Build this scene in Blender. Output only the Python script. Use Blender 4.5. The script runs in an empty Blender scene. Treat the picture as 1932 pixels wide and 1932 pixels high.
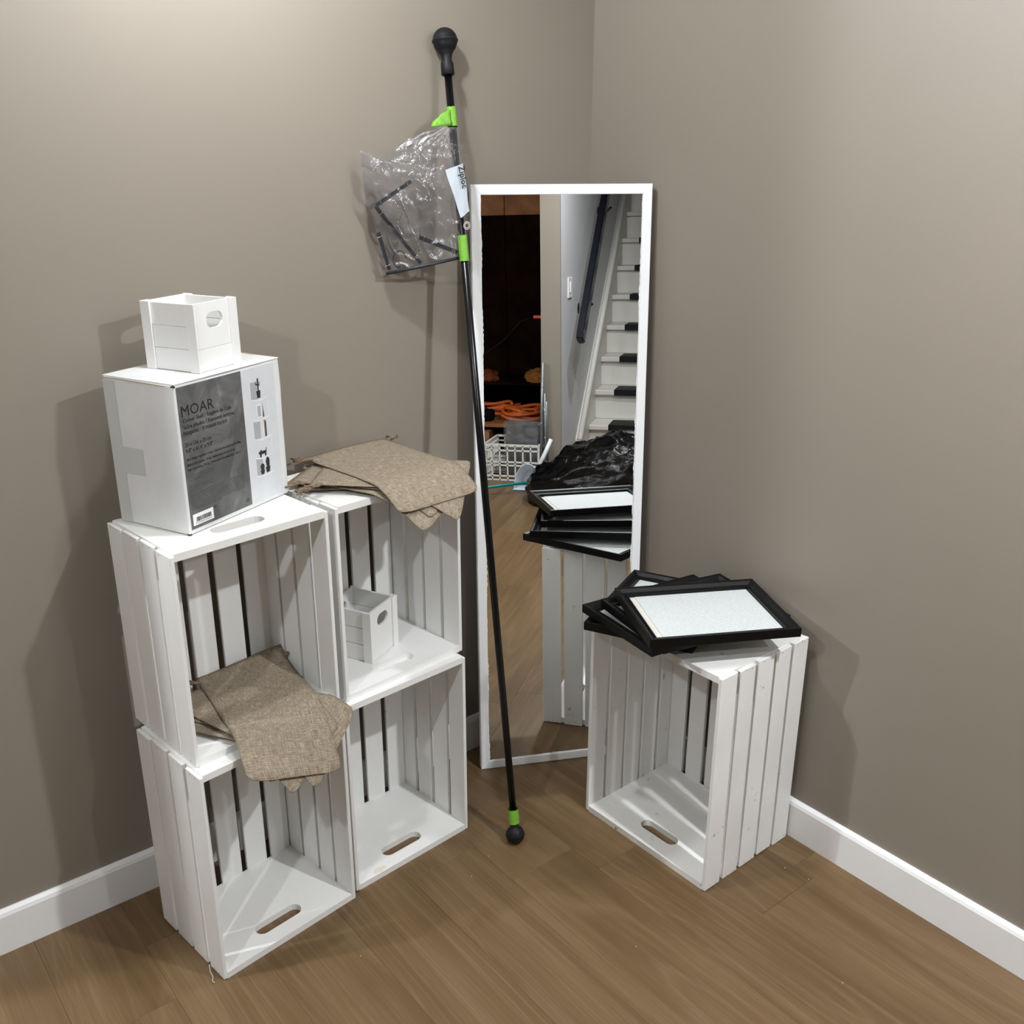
import bpy, bmesh, math, random
from mathutils import Vector, Matrix, noise
R = math.radians
scene = bpy.context.scene
col = scene.collection
random.seed(7)

# ------------------------------------------------------------------ camera
cd = bpy.data.cameras.new('camera'); cam = bpy.data.objects.new('camera', cd); col.objects.link(cam)
cd.sensor_width = 36.0; cd.lens = 36.0 * 1870.49 / 1932.0; cd.clip_start = 0.02
CAM = Vector((-1.79395, -1.93679, 1.57497)); yaw, pitch, roll = 0.89755, 0.35120, 0.00211
fw = Vector((math.cos(yaw)*math.cos(pitch), math.sin(yaw)*math.cos(pitch), -math.sin(pitch)))
r0 = Vector((math.sin(yaw), -math.cos(yaw), 0)); u0 = r0.cross(fw)
rt = math.cos(roll)*r0 + math.sin(roll)*u0; up = -math.sin(roll)*r0 + math.cos(roll)*u0
cam.matrix_world = Matrix(((rt.x, up.x, -fw.x, CAM.x), (rt.y, up.y, -fw.y, CAM.y), (rt.z, up.z, -fw.z, CAM.z), (0, 0, 0, 1)))
scene.camera = cam

# ------------------------------------------------------------------ world, exposure
w = bpy.data.worlds.new('world'); scene.world = w; w.use_nodes = True
w.node_tree.nodes['Background'].inputs[0].default_value = (0.9, 0.95, 1.0, 1)
w.node_tree.nodes['Background'].inputs[1].default_value = 0.0
vs = scene.view_settings
vs.view_transform = 'Standard'; vs.look = 'None'; vs.gamma = 1.0; vs.exposure = 0.0
try: vs.use_curve_mapping = False
except Exception: pass
scene.cycles.use_denoising = True
scene.cycles.use_light_tree = False
scene.cycles.blur_glossy = 0.35
scene.cycles.sample_clamp_indirect = 6.0
scene.cycles.max_bounces = 7
scene.cycles.diffuse_bounces = 4
scene.cycles.glossy_bounces = 4
scene.cycles.transmission_bounces = 2
scene.cycles.transparent_max_bounces = 14
scene.cycles.use_adaptive_sampling = True
scene.cycles.adaptive_threshold = 0.035

# ceiling lamps of the room: position, watts
LCOL = (0.965, 1.0, 1.035); LRAD = 0.030
LIGHTS = [((-0.34, -1.88), 38.0, 'D', 'round recessed downlight in the ceiling along the bare right wall'),
          ((-0.40, -3.10), 20.0, 'D', 'round recessed downlight nearest the foot of the staircase'),
          ((-2.43, -1.30), 56.0, 'B', 'bare ceiling bulb in the middle of the room'),
          ((-0.98, -0.44), 34.0, 'B', 'bare ceiling bulb above the stacked white crates'),
          ((-2.65, 0.17), 105.0, 'B', 'bare ceiling bulb over the passage past the wall end')]

# ------------------------------------------------------------------ helpers
def tag(o, label=None, cat=None, group=None, kind=None):
    if label: o['label'] = label
    if cat: o['category'] = cat
    if group: o['group'] = group
    if kind: o['kind'] = kind
    return o
def thing(name, label, cat, loc=(0, 0, 0), rotz=0.0, group=None):
    o = bpy.data.objects.new(name, None); col.objects.link(o); o.empty_display_size = 0.05
    o.location = loc; o.rotation_euler = (0, 0, rotz); tag(o, label, cat, group); return o
def obj(name, bm, mat, parent=None, smooth=False):
    me = bm
    if isinstance(bm, bmesh.types.BMesh):
        bmesh.ops.recalc_face_normals(bm, faces=bm.faces[:])
        me = bpy.data.meshes.new(name); bm.to_mesh(me); bm.free()
    if smooth:
        for p in me.polygons: p.use_smooth = True
    o = bpy.data.objects.new(name, me); col.objects.link(o)
    if mat and not me.materials: me.materials.append(mat)
    if parent: o.parent = parent
    return o
def box(x0, x1, y0, y1, z0, z1, bev=0.0, bm=None, seg=1):
    nb = bmesh.new()
    vs_ = [nb.verts.new(p) for p in ((x0,y0,z0),(x1,y0,z0),(x1,y1,z0),(x0,y1,z0),(x0,y0,z1),(x1,y0,z1),(x1,y1,z1),(x0,y1,z1))]
    for f in ((3,2,1,0),(4,5,6,7),(0,1,5,4),(1,2,6,5),(2,3,7,6),(3,0,4,7)): nb.faces.new([vs_[i] for i in f])
    if bev: bmesh.ops.bevel(nb, geom=nb.edges[:], offset=bev, segments=seg, affect='EDGES', profile=0.5)
    if bm is None: return nb
    me = bpy.data.meshes.new('t'); nb.to_mesh(me); nb.free(); bm.from_mesh(me); bpy.data.meshes.remove(me); return bm
def frame_of(d):
    d = d.normalized(); a = Vector((0,0,1)) if abs(d.z) < 0.9 else Vector((1,0,0))
    x = d.cross(a).normalized(); return x, d.cross(x).normalized(), d
def tube(pts, r, n=8, bm=None, cap=True):
    bm = bm or bmesh.new(); pts = [Vector(p) for p in pts]; rings = []
    for i, p in enumerate(pts):
        d = (pts[min(i+1, len(pts)-1)] - pts[max(i-1, 0)])
        x, y, _ = frame_of(d); rr = r[i] if isinstance(r, (list, tuple)) else r
        if rings:   # keep the ring from twisting
            px = rings[-1][1]; x = (px - d.normalized()*px.dot(d.normalized())).normalized(); y = d.normalized().cross(x)
        rings.append(([bm.verts.new(p + x*math.cos(2*math.pi*k/n)*rr + y*math.sin(2*math.pi*k/n)*rr) for k in range(n)], x))
    for (a, _), (b, _) in zip(rings, rings[1:]):
        for k in range(n): bm.faces.new((a[k], a[(k+1)%n], b[(k+1)%n], b[k]))
    if cap: bm.faces.new(rings[0][0][::-1]); bm.faces.new(rings[-1][0])
    return bm
def lathe(prof, base, axis, n=28):
    """prof: (radius, height along axis)"""
    bm = bmesh.new(); x, y, d = frame_of(Vector(axis)); base = Vector(base); rings = []
    for r, h in prof:
        if r < 1e-6: rings.append([bm.verts.new(base + d*h)])
        else: rings.append([bm.verts.new(base + d*h + x*math.cos(2*math.pi*k/n)*r + y*math.sin(2*math.pi*k/n)*r) for k in range(n)])
    for a, b in zip(rings, rings[1:]):
        for k in range(n):
            if len(a) == 1 and len(b) == 1: continue
            if len(a) == 1: bm.faces.new((a[0], b[(k+1)%n], b[k]))
            elif len(b) == 1: bm.faces.new((a[k], a[(k+1)%n], b[0]))
            else: bm.faces.new((a[k], a[(k+1)%n], b[(k+1)%n], b[k]))
    return bm
def prism(pts2, z0, z1, holes=(), fn=lambda x, y, z: (x, y, z)):
    """extrude a 2D outline (with holes) between two heights; fn maps to 3D"""
    bm = bmesh.new(); loops = [pts2] + list(holes); edges = []
    for lp in loops:
        v = [bm.verts.new((p[0], p[1], z0)) for p in lp]
        edges += [bm.edges.new((v[i], v[(i+1) % len(v)])) for i in range(len(v))]
    bmesh.ops.triangle_fill(bm, edges=edges, use_beauty=True)
    ex = bmesh.ops.extrude_face_region(bm, geom=bm.faces[:])
    for v in [g for g in ex['geom'] if isinstance(g, bmesh.types.BMVert)]: v.co.z = z1
    for v in bm.verts: v.co = fn(*v.co)
    return bm
def stadium(cx, cy, L, Wd, n=8):
    r = Wd/2; h = L/2 - r; pts = []
    for k in range(n+1): a = -math.pi/2 + math.pi*k/n; pts.append((cx + h + r*math.cos(a), cy + r*math.sin(a)))
    for k in range(n+1): a = math.pi/2 + math.pi*k/n; pts.append((cx - h + r*math.cos(a), cy + r*math.sin(a)))
    return pts
def sheet(rows, mat, name, parent, thick=0.0, smooth=True, uv=None):
    """rows: grid of 3D points; thick>0 closes it into a thin solid along the given rows normal"""
    bm = bmesh.new(); V = [[bm.verts.new(p) for p in r] for r in rows]
    for i in range(len(V)-1):
        for j in range(len(V[0])-1): bm.faces.new((V[i][j], V[i][j+1], V[i+1][j+1], V[i+1][j]))
    if thick:
        bmesh.ops.recalc_face_normals(bm, faces=bm.faces[:]); bmesh.ops.solidify(bm, geom=bm.faces[:], thickness=thick)
    return obj(name, bm, mat, parent, smooth)

# ------------------------------------------------------------------ materials
class NT:
    def __init__(s, name):
        s.m = bpy.data.materials.new(name); s.m.use_nodes = True; s.t = s.m.node_tree; s.b = s.t.nodes['Principled BSDF']; s.out = s.t.nodes['Material Output']
    def n(s, typ, **kw):
        nd = s.t.nodes.new(typ)
        for k, v in kw.items():
            if k.startswith('_'): setattr(nd, k[1:], v)
            else: nd.inputs[k.replace('__', ' ')].default_value = v
        return nd
    def l(s, a, b): s.t.links.new(a, b)
    def coord(s, kind='Object', scale=(1,1,1), rot=(0,0,0), rnd=False):
        c = s.n('ShaderNodeTexCoord'); m = s.n('ShaderNodeMapping'); m.inputs['Scale'].default_value = scale; m.inputs['Rotation'].default_value = rot
        src = c.outputs[kind]
        if rnd:
            oi = s.n('ShaderNodeObjectInfo'); vm = s.n('ShaderNodeVectorMath', _operation='SCALE'); vm.inputs[0].default_value = (17.3, 31.7, 11.1); s.l(oi.outputs['Random'], vm.inputs['Scale'])
            ad = s.n('ShaderNodeVectorMath', _operation='ADD'); s.l(src, ad.inputs[0]); s.l(vm.outputs[0], ad.inputs[1]); src = ad.outputs[0]
        s.l(src, m.inputs['Vector']); return m.outputs['Vector']
    def noise(s, vec, scale, detail=3, rough=0.55, dist=0.0):
        nd = s.n('ShaderNodeTexNoise', Scale=scale, Detail=detail, Roughness=rough, Distortion=dist); s.l(vec, nd.inputs['Vector']); return nd.outputs['Fac']
    def ramp(s, fac, stops, interp='LINEAR'):
        r = s.n('ShaderNodeValToRGB'); r.color_ramp.interpolation = interp; e = r.color_ramp.elements
        while len(e) < len(stops): e.new(0.5)
        for el, (p, c) in zip(e, stops): el.position = p; el.color = (*c, 1) if len(c) == 3 else c
        s.l(fac, r.inputs['Fac']); return r.outputs['Color']
    def mix(s, fac, a, b, mode='MIX'):
        m = s.n('ShaderNodeMix', _data_type='RGBA', _blend_type=mode)
        for sk, v in ((m.inputs[0], fac), (m.inputs[6], a), (m.inputs[7], b)):
            if hasattr(v, 'links'): s.l(v, sk)
            else: sk.default_value = v if not isinstance(v, tuple) else (*v, 1)
        return m.outputs[2]
    def math(s, op, a, b=0.0):
        m = s.n('ShaderNodeMath', _operation=op)
        for sk, v in ((m.inputs[0], a), (m.inputs[1], b)):
            if hasattr(v, 'links'): s.l(v, sk)
            else: sk.default_value = v
        return m.outputs[0]
    def bump(s, h, strength=0.3, dist=0.001):
        b = s.n('ShaderNodeBump', Strength=strength, Distance=dist); s.l(h, b.inputs['Height']); s.l(b.outputs[0], s.b.inputs['Normal'])
    def set(s, color=None, rough=None, metal=None, spec=None, **kw):
        def put(nm, v):
            sk = s.b.inputs[nm]
            if hasattr(v, 'links'): s.l(v, sk)
            else: sk.default_value = (*v, 1) if isinstance(v, tuple) and len(v) == 3 else v
        if color is not None: put('Base Color', color)
        if rough is not None: put('Roughness', rough)
        if metal is not None: put('Metallic', metal)
        if spec is not None: put('Specular IOR Level', spec)
        for k, v in kw.items(): put(k.replace('__', ' '), v)
        return s.m
def plain(name, color, rough=0.5, metal=0.0, var=0.06, nscale=40, bump=0.0, spec=0.5, **kw):
    t = NT(name); v = t.coord(); f = t.noise(v, nscale, 4)
    lo = tuple(c*(1-var) for c in color); hi = tuple(min(1, c*(1+var)) for c in color)
    c = t.ramp(f, [(0.3, lo), (0.7, hi)])
    if bump: t.bump(t.noise(v, nscale*4, 3), bump, 0.001)
    return t.set(c, rough, metal, spec, **kw)

def m_wall(name, c):
    t = NT(name); v = t.coord(); big = t.noise(v, 1.3, 3); fine = t.noise(v, 420, 2)
    colr = t.ramp(big, [(0.3, tuple(x*0.97 for x in c)), (0.7, tuple(x*1.03 for x in c))])
    t.bump(fine, 0.12, 0.0006); return t.set(colr, 0.42, spec=0.35)
M = {}
WALL = (0.256, 0.223, 0.184)
M['wall'] = m_wall('taupe_wall_paint', WALL)
M['stairwall'] = m_wall('pale_grey_wall_paint', (0.60, 0.61, 0.64))
M['ceiling'] = m_wall('white_ceiling_paint', (0.78, 0.77, 0.75))
M['trim'] = plain('white_trim_paint', (0.86, 0.86, 0.86), 0.30, var=0.015, nscale=8)
def m_white(name, base, scuff=0.62, scuffcol=(0.22, 0.16, 0.10), tone=0.05, bump=0.35):
    t = NT(name); v = t.coord(rnd=True); vs_ = t.coord(scale=(60, 60, 3), rnd=True)
    big = t.noise(v, 9, 4); grain = t.noise(vs_, 2.2, 4, 0.6)
    c = t.ramp(big, [(0.25, tuple(x*(1-tone) for x in base)), (0.75, base)])
    oi = t.n('ShaderNodeObjectInfo'); tint = t.ramp(oi.outputs['Random'], [(0, (0.96, 0.955, 0.94)), (1, (1.0, 1.0, 1.0))])
    c = t.mix(1.0, c, tint, 'MULTIPLY')
    spots = t.math('MULTIPLY', t.ramp(t.noise(v, 38, 5, 0.62), [(scuff, (0, 0, 0)), (scuff+0.05, (1, 1, 1))]), t.ramp(t.noise(v, 7, 2), [(0.5, (0, 0, 0)), (0.62, (1, 1, 1))]))
    c = t.mix(spots, c, scuffcol)
    t.bump(grain, bump, 0.0012); return t.set(c, 0.42, spec=0.4)
M['crate'] = m_white('white_painted_crate_wood', (0.87, 0.87, 0.855), 0.70)
M['crate_worn'] = m_white('worn_white_crate_paint', (0.87, 0.865, 0.845), 0.645, tone=0.08, bump=0.5)
M['mini'] = m_white('white_painted_thin_wood', (0.88, 0.88, 0.87), 0.80, tone=0.02, bump=0.3)
M['mirrorframe'] = plain('white_gloss_frame_paint', (0.86, 0.87, 0.88), 0.3, var=0.02, nscale=12)
M['flake'] = plain('dried_white_paint', (0.8, 0.8, 0.8), 0.5)
t = NT('mirror_silver'); t.set((0.90, 0.91, 0.90), 0.0, 1.0); M['mirror'] = t.m
M['stain'] = plain('cream_wood_filler', (0.74, 0.70, 0.57), 0.6)
M['cordlight'] = plain('pale_thread', (0.62, 0.57, 0.50), 0.9)
M['nail'] = plain('dark_nail_head', (0.10, 0.09, 0.08), 0.6)
M['mirror_back'] = plain('brown_hardboard', (0.12, 0.08, 0.05), 0.8)

def m_floor():
    t = NT('oak_vinyl_plank'); base = t.coord(rnd=True)
    st = t.n('ShaderNodeMapping'); st.inputs['Scale'].default_value = (1, 0.10, 1); t.l(base, st.inputs['Vector']); sv = st.outputs[0]
    fm = t.n('ShaderNodeMapping'); fm.inputs['Scale'].default_value = (1, 0.022, 1); t.l(base, fm.inputs['Vector'])
    broad = t.noise(sv, 8, 4, 0.5, 0.6)
    wv = t.n('ShaderNodeTexWave', _bands_direction='X', Scale=6.5, Distortion=16.0, Detail=4.0); wv.inputs['Detail Scale'].default_value = 1.1; wv.inputs['Detail Roughness'].default_value = 0.62; t.l(sv, wv.inputs['Vector'])
    fine = t.noise(fm.outputs[0], 260, 3, 0.6)
    c = t.ramp(broad, [(0.28, (0.086, 0.049, 0.020)), (0.5, (0.132, 0.079, 0.034)), (0.74, (0.186, 0.119, 0.057))])
    ringn = t.noise(sv, 3.2, 2, 0.5, 0.8)
    ring = t.math('ABSOLUTE', t.math('SINE', t.math('MULTIPLY', ringn, 62.0)))
    c = t.mix(t.math('MULTIPLY', t.ramp(ring, [(0.0, (1, 1, 1)), (0.55, (0, 0, 0))]), t.math('MULTIPLY', t.noise(base, 2.3, 2), 0.55)), c, (0.225, 0.154, 0.087))
    c = t.mix(t.math('MULTIPLY', wv.outputs['Fac'], 0.16), c, (0.225, 0.154, 0.087))
    c = t.mix(t.math('MULTIPLY', t.ramp(fine, [(0.35, (1, 1, 1)), (0.6, (0, 0, 0))]), 0.35), c, (0.085, 0.05, 0.023))
    # knots: rare dark eyes
    km = t.n('ShaderNodeMapping'); km.inputs['Scale'].default_value = (1, 0.62, 1); t.l(base, km.inputs['Vector'])
    vo = t.n('ShaderNodeTexVoronoi', Scale=2.6); t.l(km.outputs[0], vo.inputs['Vector'])
    kd = t.math('ADD', vo.outputs['Distance'], t.math('MULTIPLY', t.math('SUBTRACT', t.noise(base, 45, 3), 0.5), 0.05))
    halo = t.ramp(kd, [(0.0, (1, 1, 1)), (0.17, (0, 0, 0))]); core = t.ramp(kd, [(0.025, (1, 1, 1)), (0.055, (0, 0, 0))])
    c = t.mix(t.math('MULTIPLY', halo, 0.45), c, (0.135, 0.085, 0.05)); c = t.mix(t.math('MULTIPLY', core, 0.55), c, (0.06, 0.04, 0.028))
    oi = t.n('ShaderNodeObjectInfo'); tint = t.ramp(oi.outputs['Random'], [(0, (0.93, 0.92, 0.91)), (1, (1.06, 1.06, 1.06))])
    c = t.mix(1.0, c, tint, 'MULTIPLY')
    t.bump(fine, 0.2, 0.0006); return t.set(c, 0.42, spec=0.4)
M['plank'] = m_floor()
M['subfloor'] = plain('dark_subfloor', (0.05, 0.035, 0.025), 0.9)

def m_burlap():
    t = NT('tan_burlap'); c0 = t.n('ShaderNodeTexCoord'); uv = c0.outputs['UV']
    def sc(x, y, rot=0):
        m = t.n('ShaderNodeMapping'); m.inputs['Scale'].default_value = (x, y, 1); m.inputs['Rotation'].default_value = (0, 0, rot); t.l(uv, m.inputs['Vector']); return m.outputs[0]
    warp = t.noise(sc(760, 55), 1.0, 3, 0.65); weft = t.noise(sc(55, 760), 1.0, 3, 0.65)
    wv = t.n('ShaderNodeTexWave', _bands_direction='X', Scale=1.0); t.l(sc(150, 150, 0.78), wv.inputs['Vector'])
    s_ = t.math('ADD', t.math('MULTIPLY', warp, 0.5), t.math('MULTIPLY', weft, 0.5))
    c = t.ramp(s_, [(0.36, (0.135, 0.103, 0.072)), (0.5, (0.30, 0.245, 0.18)), (0.63, (0.52, 0.45, 0.35))])
    c = t.mix(t.math('MULTIPLY', wv.outputs['Fac'], 0.42), c, (0.13, 0.10, 0.07))
    t.bump(t.math('ADD', s_, t.math('MULTIPLY', wv.outputs['Fac'], 0.3)), 0.6, 0.0012); return t.set(c, 0.9, spec=0.15)
M['burlap'] = m_burlap()
M['cord'] = plain('brown_cotton_cord', (0.19, 0.13, 0.085), 0.9, var=0.2, nscale=300)
M['blackpole'] = plain('black_gloss_metal', (0.003, 0.003, 0.004), 0.22, var=0.02, spec=0.35)
M['blackrubber'] = plain('black_rubber', (0.008, 0.008, 0.0095), 0.5, var=0.1, nscale=120, bump=0.1, spec=0.22)
M['tape'] = plain('green_masking_tape', (0.165, 0.40, 0.035), 0.55, var=0.12, nscale=160, bump=0.3)
M['blackframe'] = plain('black_painted_moulding', (0.003, 0.003, 0.0033), 0.38, var=0.1, nscale=80, spec=0.22)
t = NT('white_foam_sheet'); v = t.coord(); f = t.noise(v, 170, 4, 0.65); t.bump(f, 0.9, 0.002); t.set(t.ramp(f, [(0.3, (0.50, 0.53, 0.53)), (0.7, (0.62, 0.65, 0.65))]), 0.55); M['foam'] = t.m
M['matboard'] = plain('cream_mat_board', (0.62, 0.60, 0.54), 0.8)
t = NT('white_carton'); v = t.coord(); t.set(t.ramp(t.noise(v, 14, 4), [(0.3, (0.70, 0.71, 0.71)), (0.7, (0.77, 0.78, 0.78))]), 0.38, spec=0.45); t.bump(t.noise(v, 30, 3), 0.12, 0.002); M['carton'] = t.m
M['kraft'] = plain('raw_card_edge', (0.42, 0.33, 0.23), 0.9)
t = NT('grey_marble_print'); v = t.coord(); f = t.noise(v, 13, 5, 0.6, 1.6); f2 = t.noise(v, 5, 3)
t.set(t.ramp(t.math('MULTIPLY', f, t.math('ADD', f2, 0.5)), [(0.40, (0.085, 0.086, 0.088)), (0.62, (0.15, 0.15, 0.148)), (0.78, (0.27, 0.265, 0.25))]), 0.4); M['marble'] = t.m
M['ink'] = plain('black_ink', (0.012, 0.012, 0.012), 0.5)
M['faintink'] = plain('grey_ink', (0.055, 0.055, 0.056), 0.5)
M['picwhite'] = plain('pale_print', (0.66, 0.68, 0.71), 0.4, var=0.03)
M['picgrey'] = plain('grey_print', (0.40, 0.41, 0.43), 0.4)
M['picline'] = plain('white_shelf_print', (0.85, 0.86, 0.87), 0.4)
M['picdark'] = plain('dark_print', (0.025, 0.028, 0.026), 0.4)
M['picbrown'] = plain('brown_print', (0.25, 0.16, 0.10), 0.4)
M['sticker'] = plain('white_sticker', (0.85, 0.85, 0.84), 0.45)
t = NT('clear_packing_tape'); t.set((0.56, 0.58, 0.56), 0.3, spec=0.5); M['packtape'] = t.m
def m_film(name, tint, fac, rough=0.19):
    t = NT(name); nt = t.t; v = t.coord(); n1 = t.noise(v, 34, 4, 0.6, 0.8)
    tr = t.n('ShaderNodeBsdfTransparent'); tr.inputs[0].default_value = (*tint, 1)
    gl = t.n('ShaderNodeBsdfGlossy'); gl.inputs['Roughness'].default_value = rough; gl.inputs['Color'].default_value = (1, 1, 1, 1)
    df = t.n('ShaderNodeBsdfDiffuse'); df.inputs['Color'].default_value = (0.8, 0.84, 0.95, 1)
    b = t.n('ShaderNodeBump', Strength=0.55, Distance=0.006); t.l(n1, b.inputs['Height']); t.l(b.outputs[0], gl.inputs['Normal'])
    m0 = t.n('ShaderNodeMixShader'); m0.inputs[0].default_value = 0.02; t.l(tr.outputs[0], m0.inputs[1]); t.l(df.outputs[0], m0.inputs[2])
    fr = t.n('ShaderNodeFresnel', IOR=1.33)
    mx = t.n('ShaderNodeMixShader'); t.l(t.math('ADD', fr.outputs[0], fac), mx.inputs[0]); t.l(m0.outputs[0], mx.inputs[1]); t.l(gl.outputs[0], mx.inputs[2])
    t.l(mx.outputs[0], t.out.inputs['Surface']); return t.m
M['film'] = m_film('clear_plastic_film', (0.93, 0.935, 0.955), 0.03)
M['film2'] = m_film('crinkled_clear_wrap', (0.93, 0.93, 0.93), 0.08)
M['baglabel'] = plain('pale_blue_film_label', (0.62, 0.69, 0.76), 0.35, var=0.03)
M['bagblue'] = plain('dark_blue_print', (0.05, 0.06, 0.16), 0.35)
M['darkmetal'] = plain('dark_steel', (0.035, 0.037, 0.045), 0.4, 0.4)
M['chain'] = plain('silver_beads', (0.7, 0.7, 0.72), 0.18, 1.0)
M['navyrail'] = plain('navy_black_rail_paint', (0.004, 0.005, 0.010), 0.3, spec=0.35)
M['stair'] = plain('cream_white_stair_paint', (0.72, 0.70, 0.65), 0.4, var=0.03, nscale=6)
M['treadpad'] = plain('black_rubber_tread', (0.006, 0.006, 0.0065), 0.6, spec=0.25, bump=0.3, nscale=200)
t = NT('black_trash_plastic'); v = t.coord(); t.bump(t.math('ADD', t.noise(v, 9, 5, 0.6, 1.5), t.math('MULTIPLY', t.noise(v, 32, 3, 0.6, 1.0), 0.35)), 0.45, 0.012); t.set((0.0025, 0.0025, 0.0028), 0.11, spec=0.4); M['trash'] = t.m
M['milkwhite'] = plain('off_white_plastic', (0.66, 0.65, 0.60), 0.4)
M['greypack'] = plain('grey_packaging', (0.13, 0.135, 0.14), 0.5)
M['dustpan'] = plain('white_plastic', (0.74, 0.78, 0.82), 0.35, var=0.02)
M['bluelip'] = plain('blue_rubber_lip', (0.05, 0.15, 0.32), 0.5)
M['teal'] = plain('teal_tube_paint', (0.0, 0.20, 0.19), 0.3)
M['laddergrey'] = plain('grey_metal_tube', (0.22, 0.23, 0.23), 0.35, 0.6)
M['chrome'] = plain('bright_rivet', (0.8, 0.8, 0.8), 0.2, 1.0)
M['orange'] = plain('orange_cable', (0.62, 0.12, 0.015), 0.5)
M['orangewood'] = plain('orange_stained_wood', (0.30, 0.115, 0.035), 0.7, var=0.3, nscale=9)
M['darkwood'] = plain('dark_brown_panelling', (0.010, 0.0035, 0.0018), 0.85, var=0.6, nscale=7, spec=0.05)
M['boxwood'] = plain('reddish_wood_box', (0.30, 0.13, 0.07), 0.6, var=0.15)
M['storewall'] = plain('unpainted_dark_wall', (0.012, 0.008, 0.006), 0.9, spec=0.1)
M['blackcloth'] = plain('black_cloth', (0.004, 0.004, 0.005), 0.9, spec=0.1)
M['redtag'] = plain('red_tag', (0.85, 0.12, 0.09), 0.5)
M['yellow'] = plain('amber_cloth', (0.36, 0.13, 0.015), 0.8, var=0.3)
M['rust'] = plain('rust_red_cloth', (0.16, 0.035, 0.015), 0.9, var=0.4, nscale=20, spec=0.1)
M['switch'] = plain('white_switch_plastic', (0.85, 0.85, 0.85), 0.3)

# ------------------------------------------------------------------ setting
def struct(name, bm, mat):
    return tag(obj(name, bm, mat), kind='structure')
CEIL = 2.25
struct('wall_left', box(-2.10, 0.0, 0.0, 0.12, -0.02, CEIL), M['wall'])
struct('wall_right', box(0.0, 0.10, -7.3, 0.12, -0.02, 4.2), M['wall'])
struct('wall_passage', box(-2.10, -2.0, 0.12, 1.5, -0.02, CEIL), M['wall'])
struct('wall_passage_end', box(-4.7, -2.0, 1.5, 1.6, -0.02, CEIL), M['wall'])
struct('wall_opposite', box(-4.7, -4.6, -3.55, 1.5, -0.02, CEIL), M['wall'])
struct('wall_back', box(-4.7, -2.45, -3.56, -3.45, -0.02, CEIL), M['wall'])
struct('wall_lintel', box(-2.45, -1.035, -3.56, -3.45, 2.06, CEIL), M['wall'])
struct('wall_stair_end', box(-1.035, -0.92, -3.47, -3.45, -0.02, CEIL), M['wall'])
struct('wall_stair_side', box(-1.035, -0.92, -7.3, -3.47, -0.02, 4.2), M['stairwall'])
struct('wall_stair_top', box(-1.035, 0.0, -7.4, -7.3, -0.02, 4.2), M['stairwall'])
struct('wall_stair_header', box(-0.92, 0.0, -4.25, -4.15, CEIL, 4.2), M['stairwall'])
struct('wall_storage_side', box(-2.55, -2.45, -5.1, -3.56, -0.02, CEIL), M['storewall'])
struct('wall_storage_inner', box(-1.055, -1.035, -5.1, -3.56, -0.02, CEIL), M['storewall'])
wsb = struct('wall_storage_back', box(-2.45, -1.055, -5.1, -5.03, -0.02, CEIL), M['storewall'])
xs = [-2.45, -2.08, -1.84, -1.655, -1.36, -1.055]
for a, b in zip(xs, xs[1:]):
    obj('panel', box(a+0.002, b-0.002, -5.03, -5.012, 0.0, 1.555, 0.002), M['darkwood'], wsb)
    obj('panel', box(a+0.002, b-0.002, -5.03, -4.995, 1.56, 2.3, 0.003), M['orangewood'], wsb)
cl = bmesh.new()
box(-4.7, 0.0, -4.15, 1.6, CEIL, CEIL+0.1, bm=cl); box(-4.7, -1.035, -5.1, -4.15, CEIL, CEIL+0.1, bm=cl); box(-1.035, 0.0, -7.4, -4.15, 4.2, 4.3, bm=cl)
struct('ceiling', cl, M['ceiling'])
# floor: sub-floor slab with every plank a piece of its own
fl = struct('floor', box(-4.7, 0.05, -5.1, 1.6, -0.05, -0.0082), M['subfloor'])
PW, PL = 0.182, 1.22
plank_me = None
fixed = {0: -0.921, 1: -0.5895}
k = 0; x = -0.0955 + PW
rng = random.Random(3)
ends = {}
plank = box(-PW/2+0.0001, PW/2-0.0001, -PL/2+0.0002, PL/2-0.0002, -0.008, 0.0, 0.0005)
pm = bpy.data.meshes.new('plank'); bmesh.ops.recalc_face_normals(plank, faces=plank.faces[:]); plank.to_mesh(pm); plank.free(); pm.materials.append(M['plank'])
for ci in range(27):
    xc = -0.0955 + PW/2 - ci*PW
    off = {0: 0.35, 1: -0.921, 2: -0.5895}.get(ci, rng.uniform(-PL, 0))
    y = off
    while y < 1.6: y += PL
    while y > -5.1:
        o = bpy.data.objects.new('plank', pm); col.objects.link(o); o.parent = fl; o.location = (xc, y - PL/2, 0)
        if rng.random() < 0.5: o.rotation_euler = (0, 0, math.pi)
        y -= PL
def baseboard(name, L, loc, rz):
    prof = [(0, 0), (-0.014, 0), (-0.014, 0.088), (-0.011, 0.0955), (-0.004, 0.100), (0, 0.100)]
    bm = bmesh.new(); a = [bm.verts.new((0, p[0], p[1])) for p in prof]; b = [bm.verts.new((L, p[0], p[1])) for p in prof]
    for i in range(len(prof)): j = (i+1) % len(prof); bm.faces.new((a[i], a[j], b[j], b[i]))
    bm.faces.new(a); bm.faces.new(b[::-1])
    o = struct(name, bm, M['trim']); o.location = loc; o.rotation_euler = (0, 0, rz); return o
baseboard('baseboard_left', 2.086, (-2.10, 0, 0.0), 0)
baseboard('baseboard_right', 3.9, (0, 0, 0.0), -math.pi/2)

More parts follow.
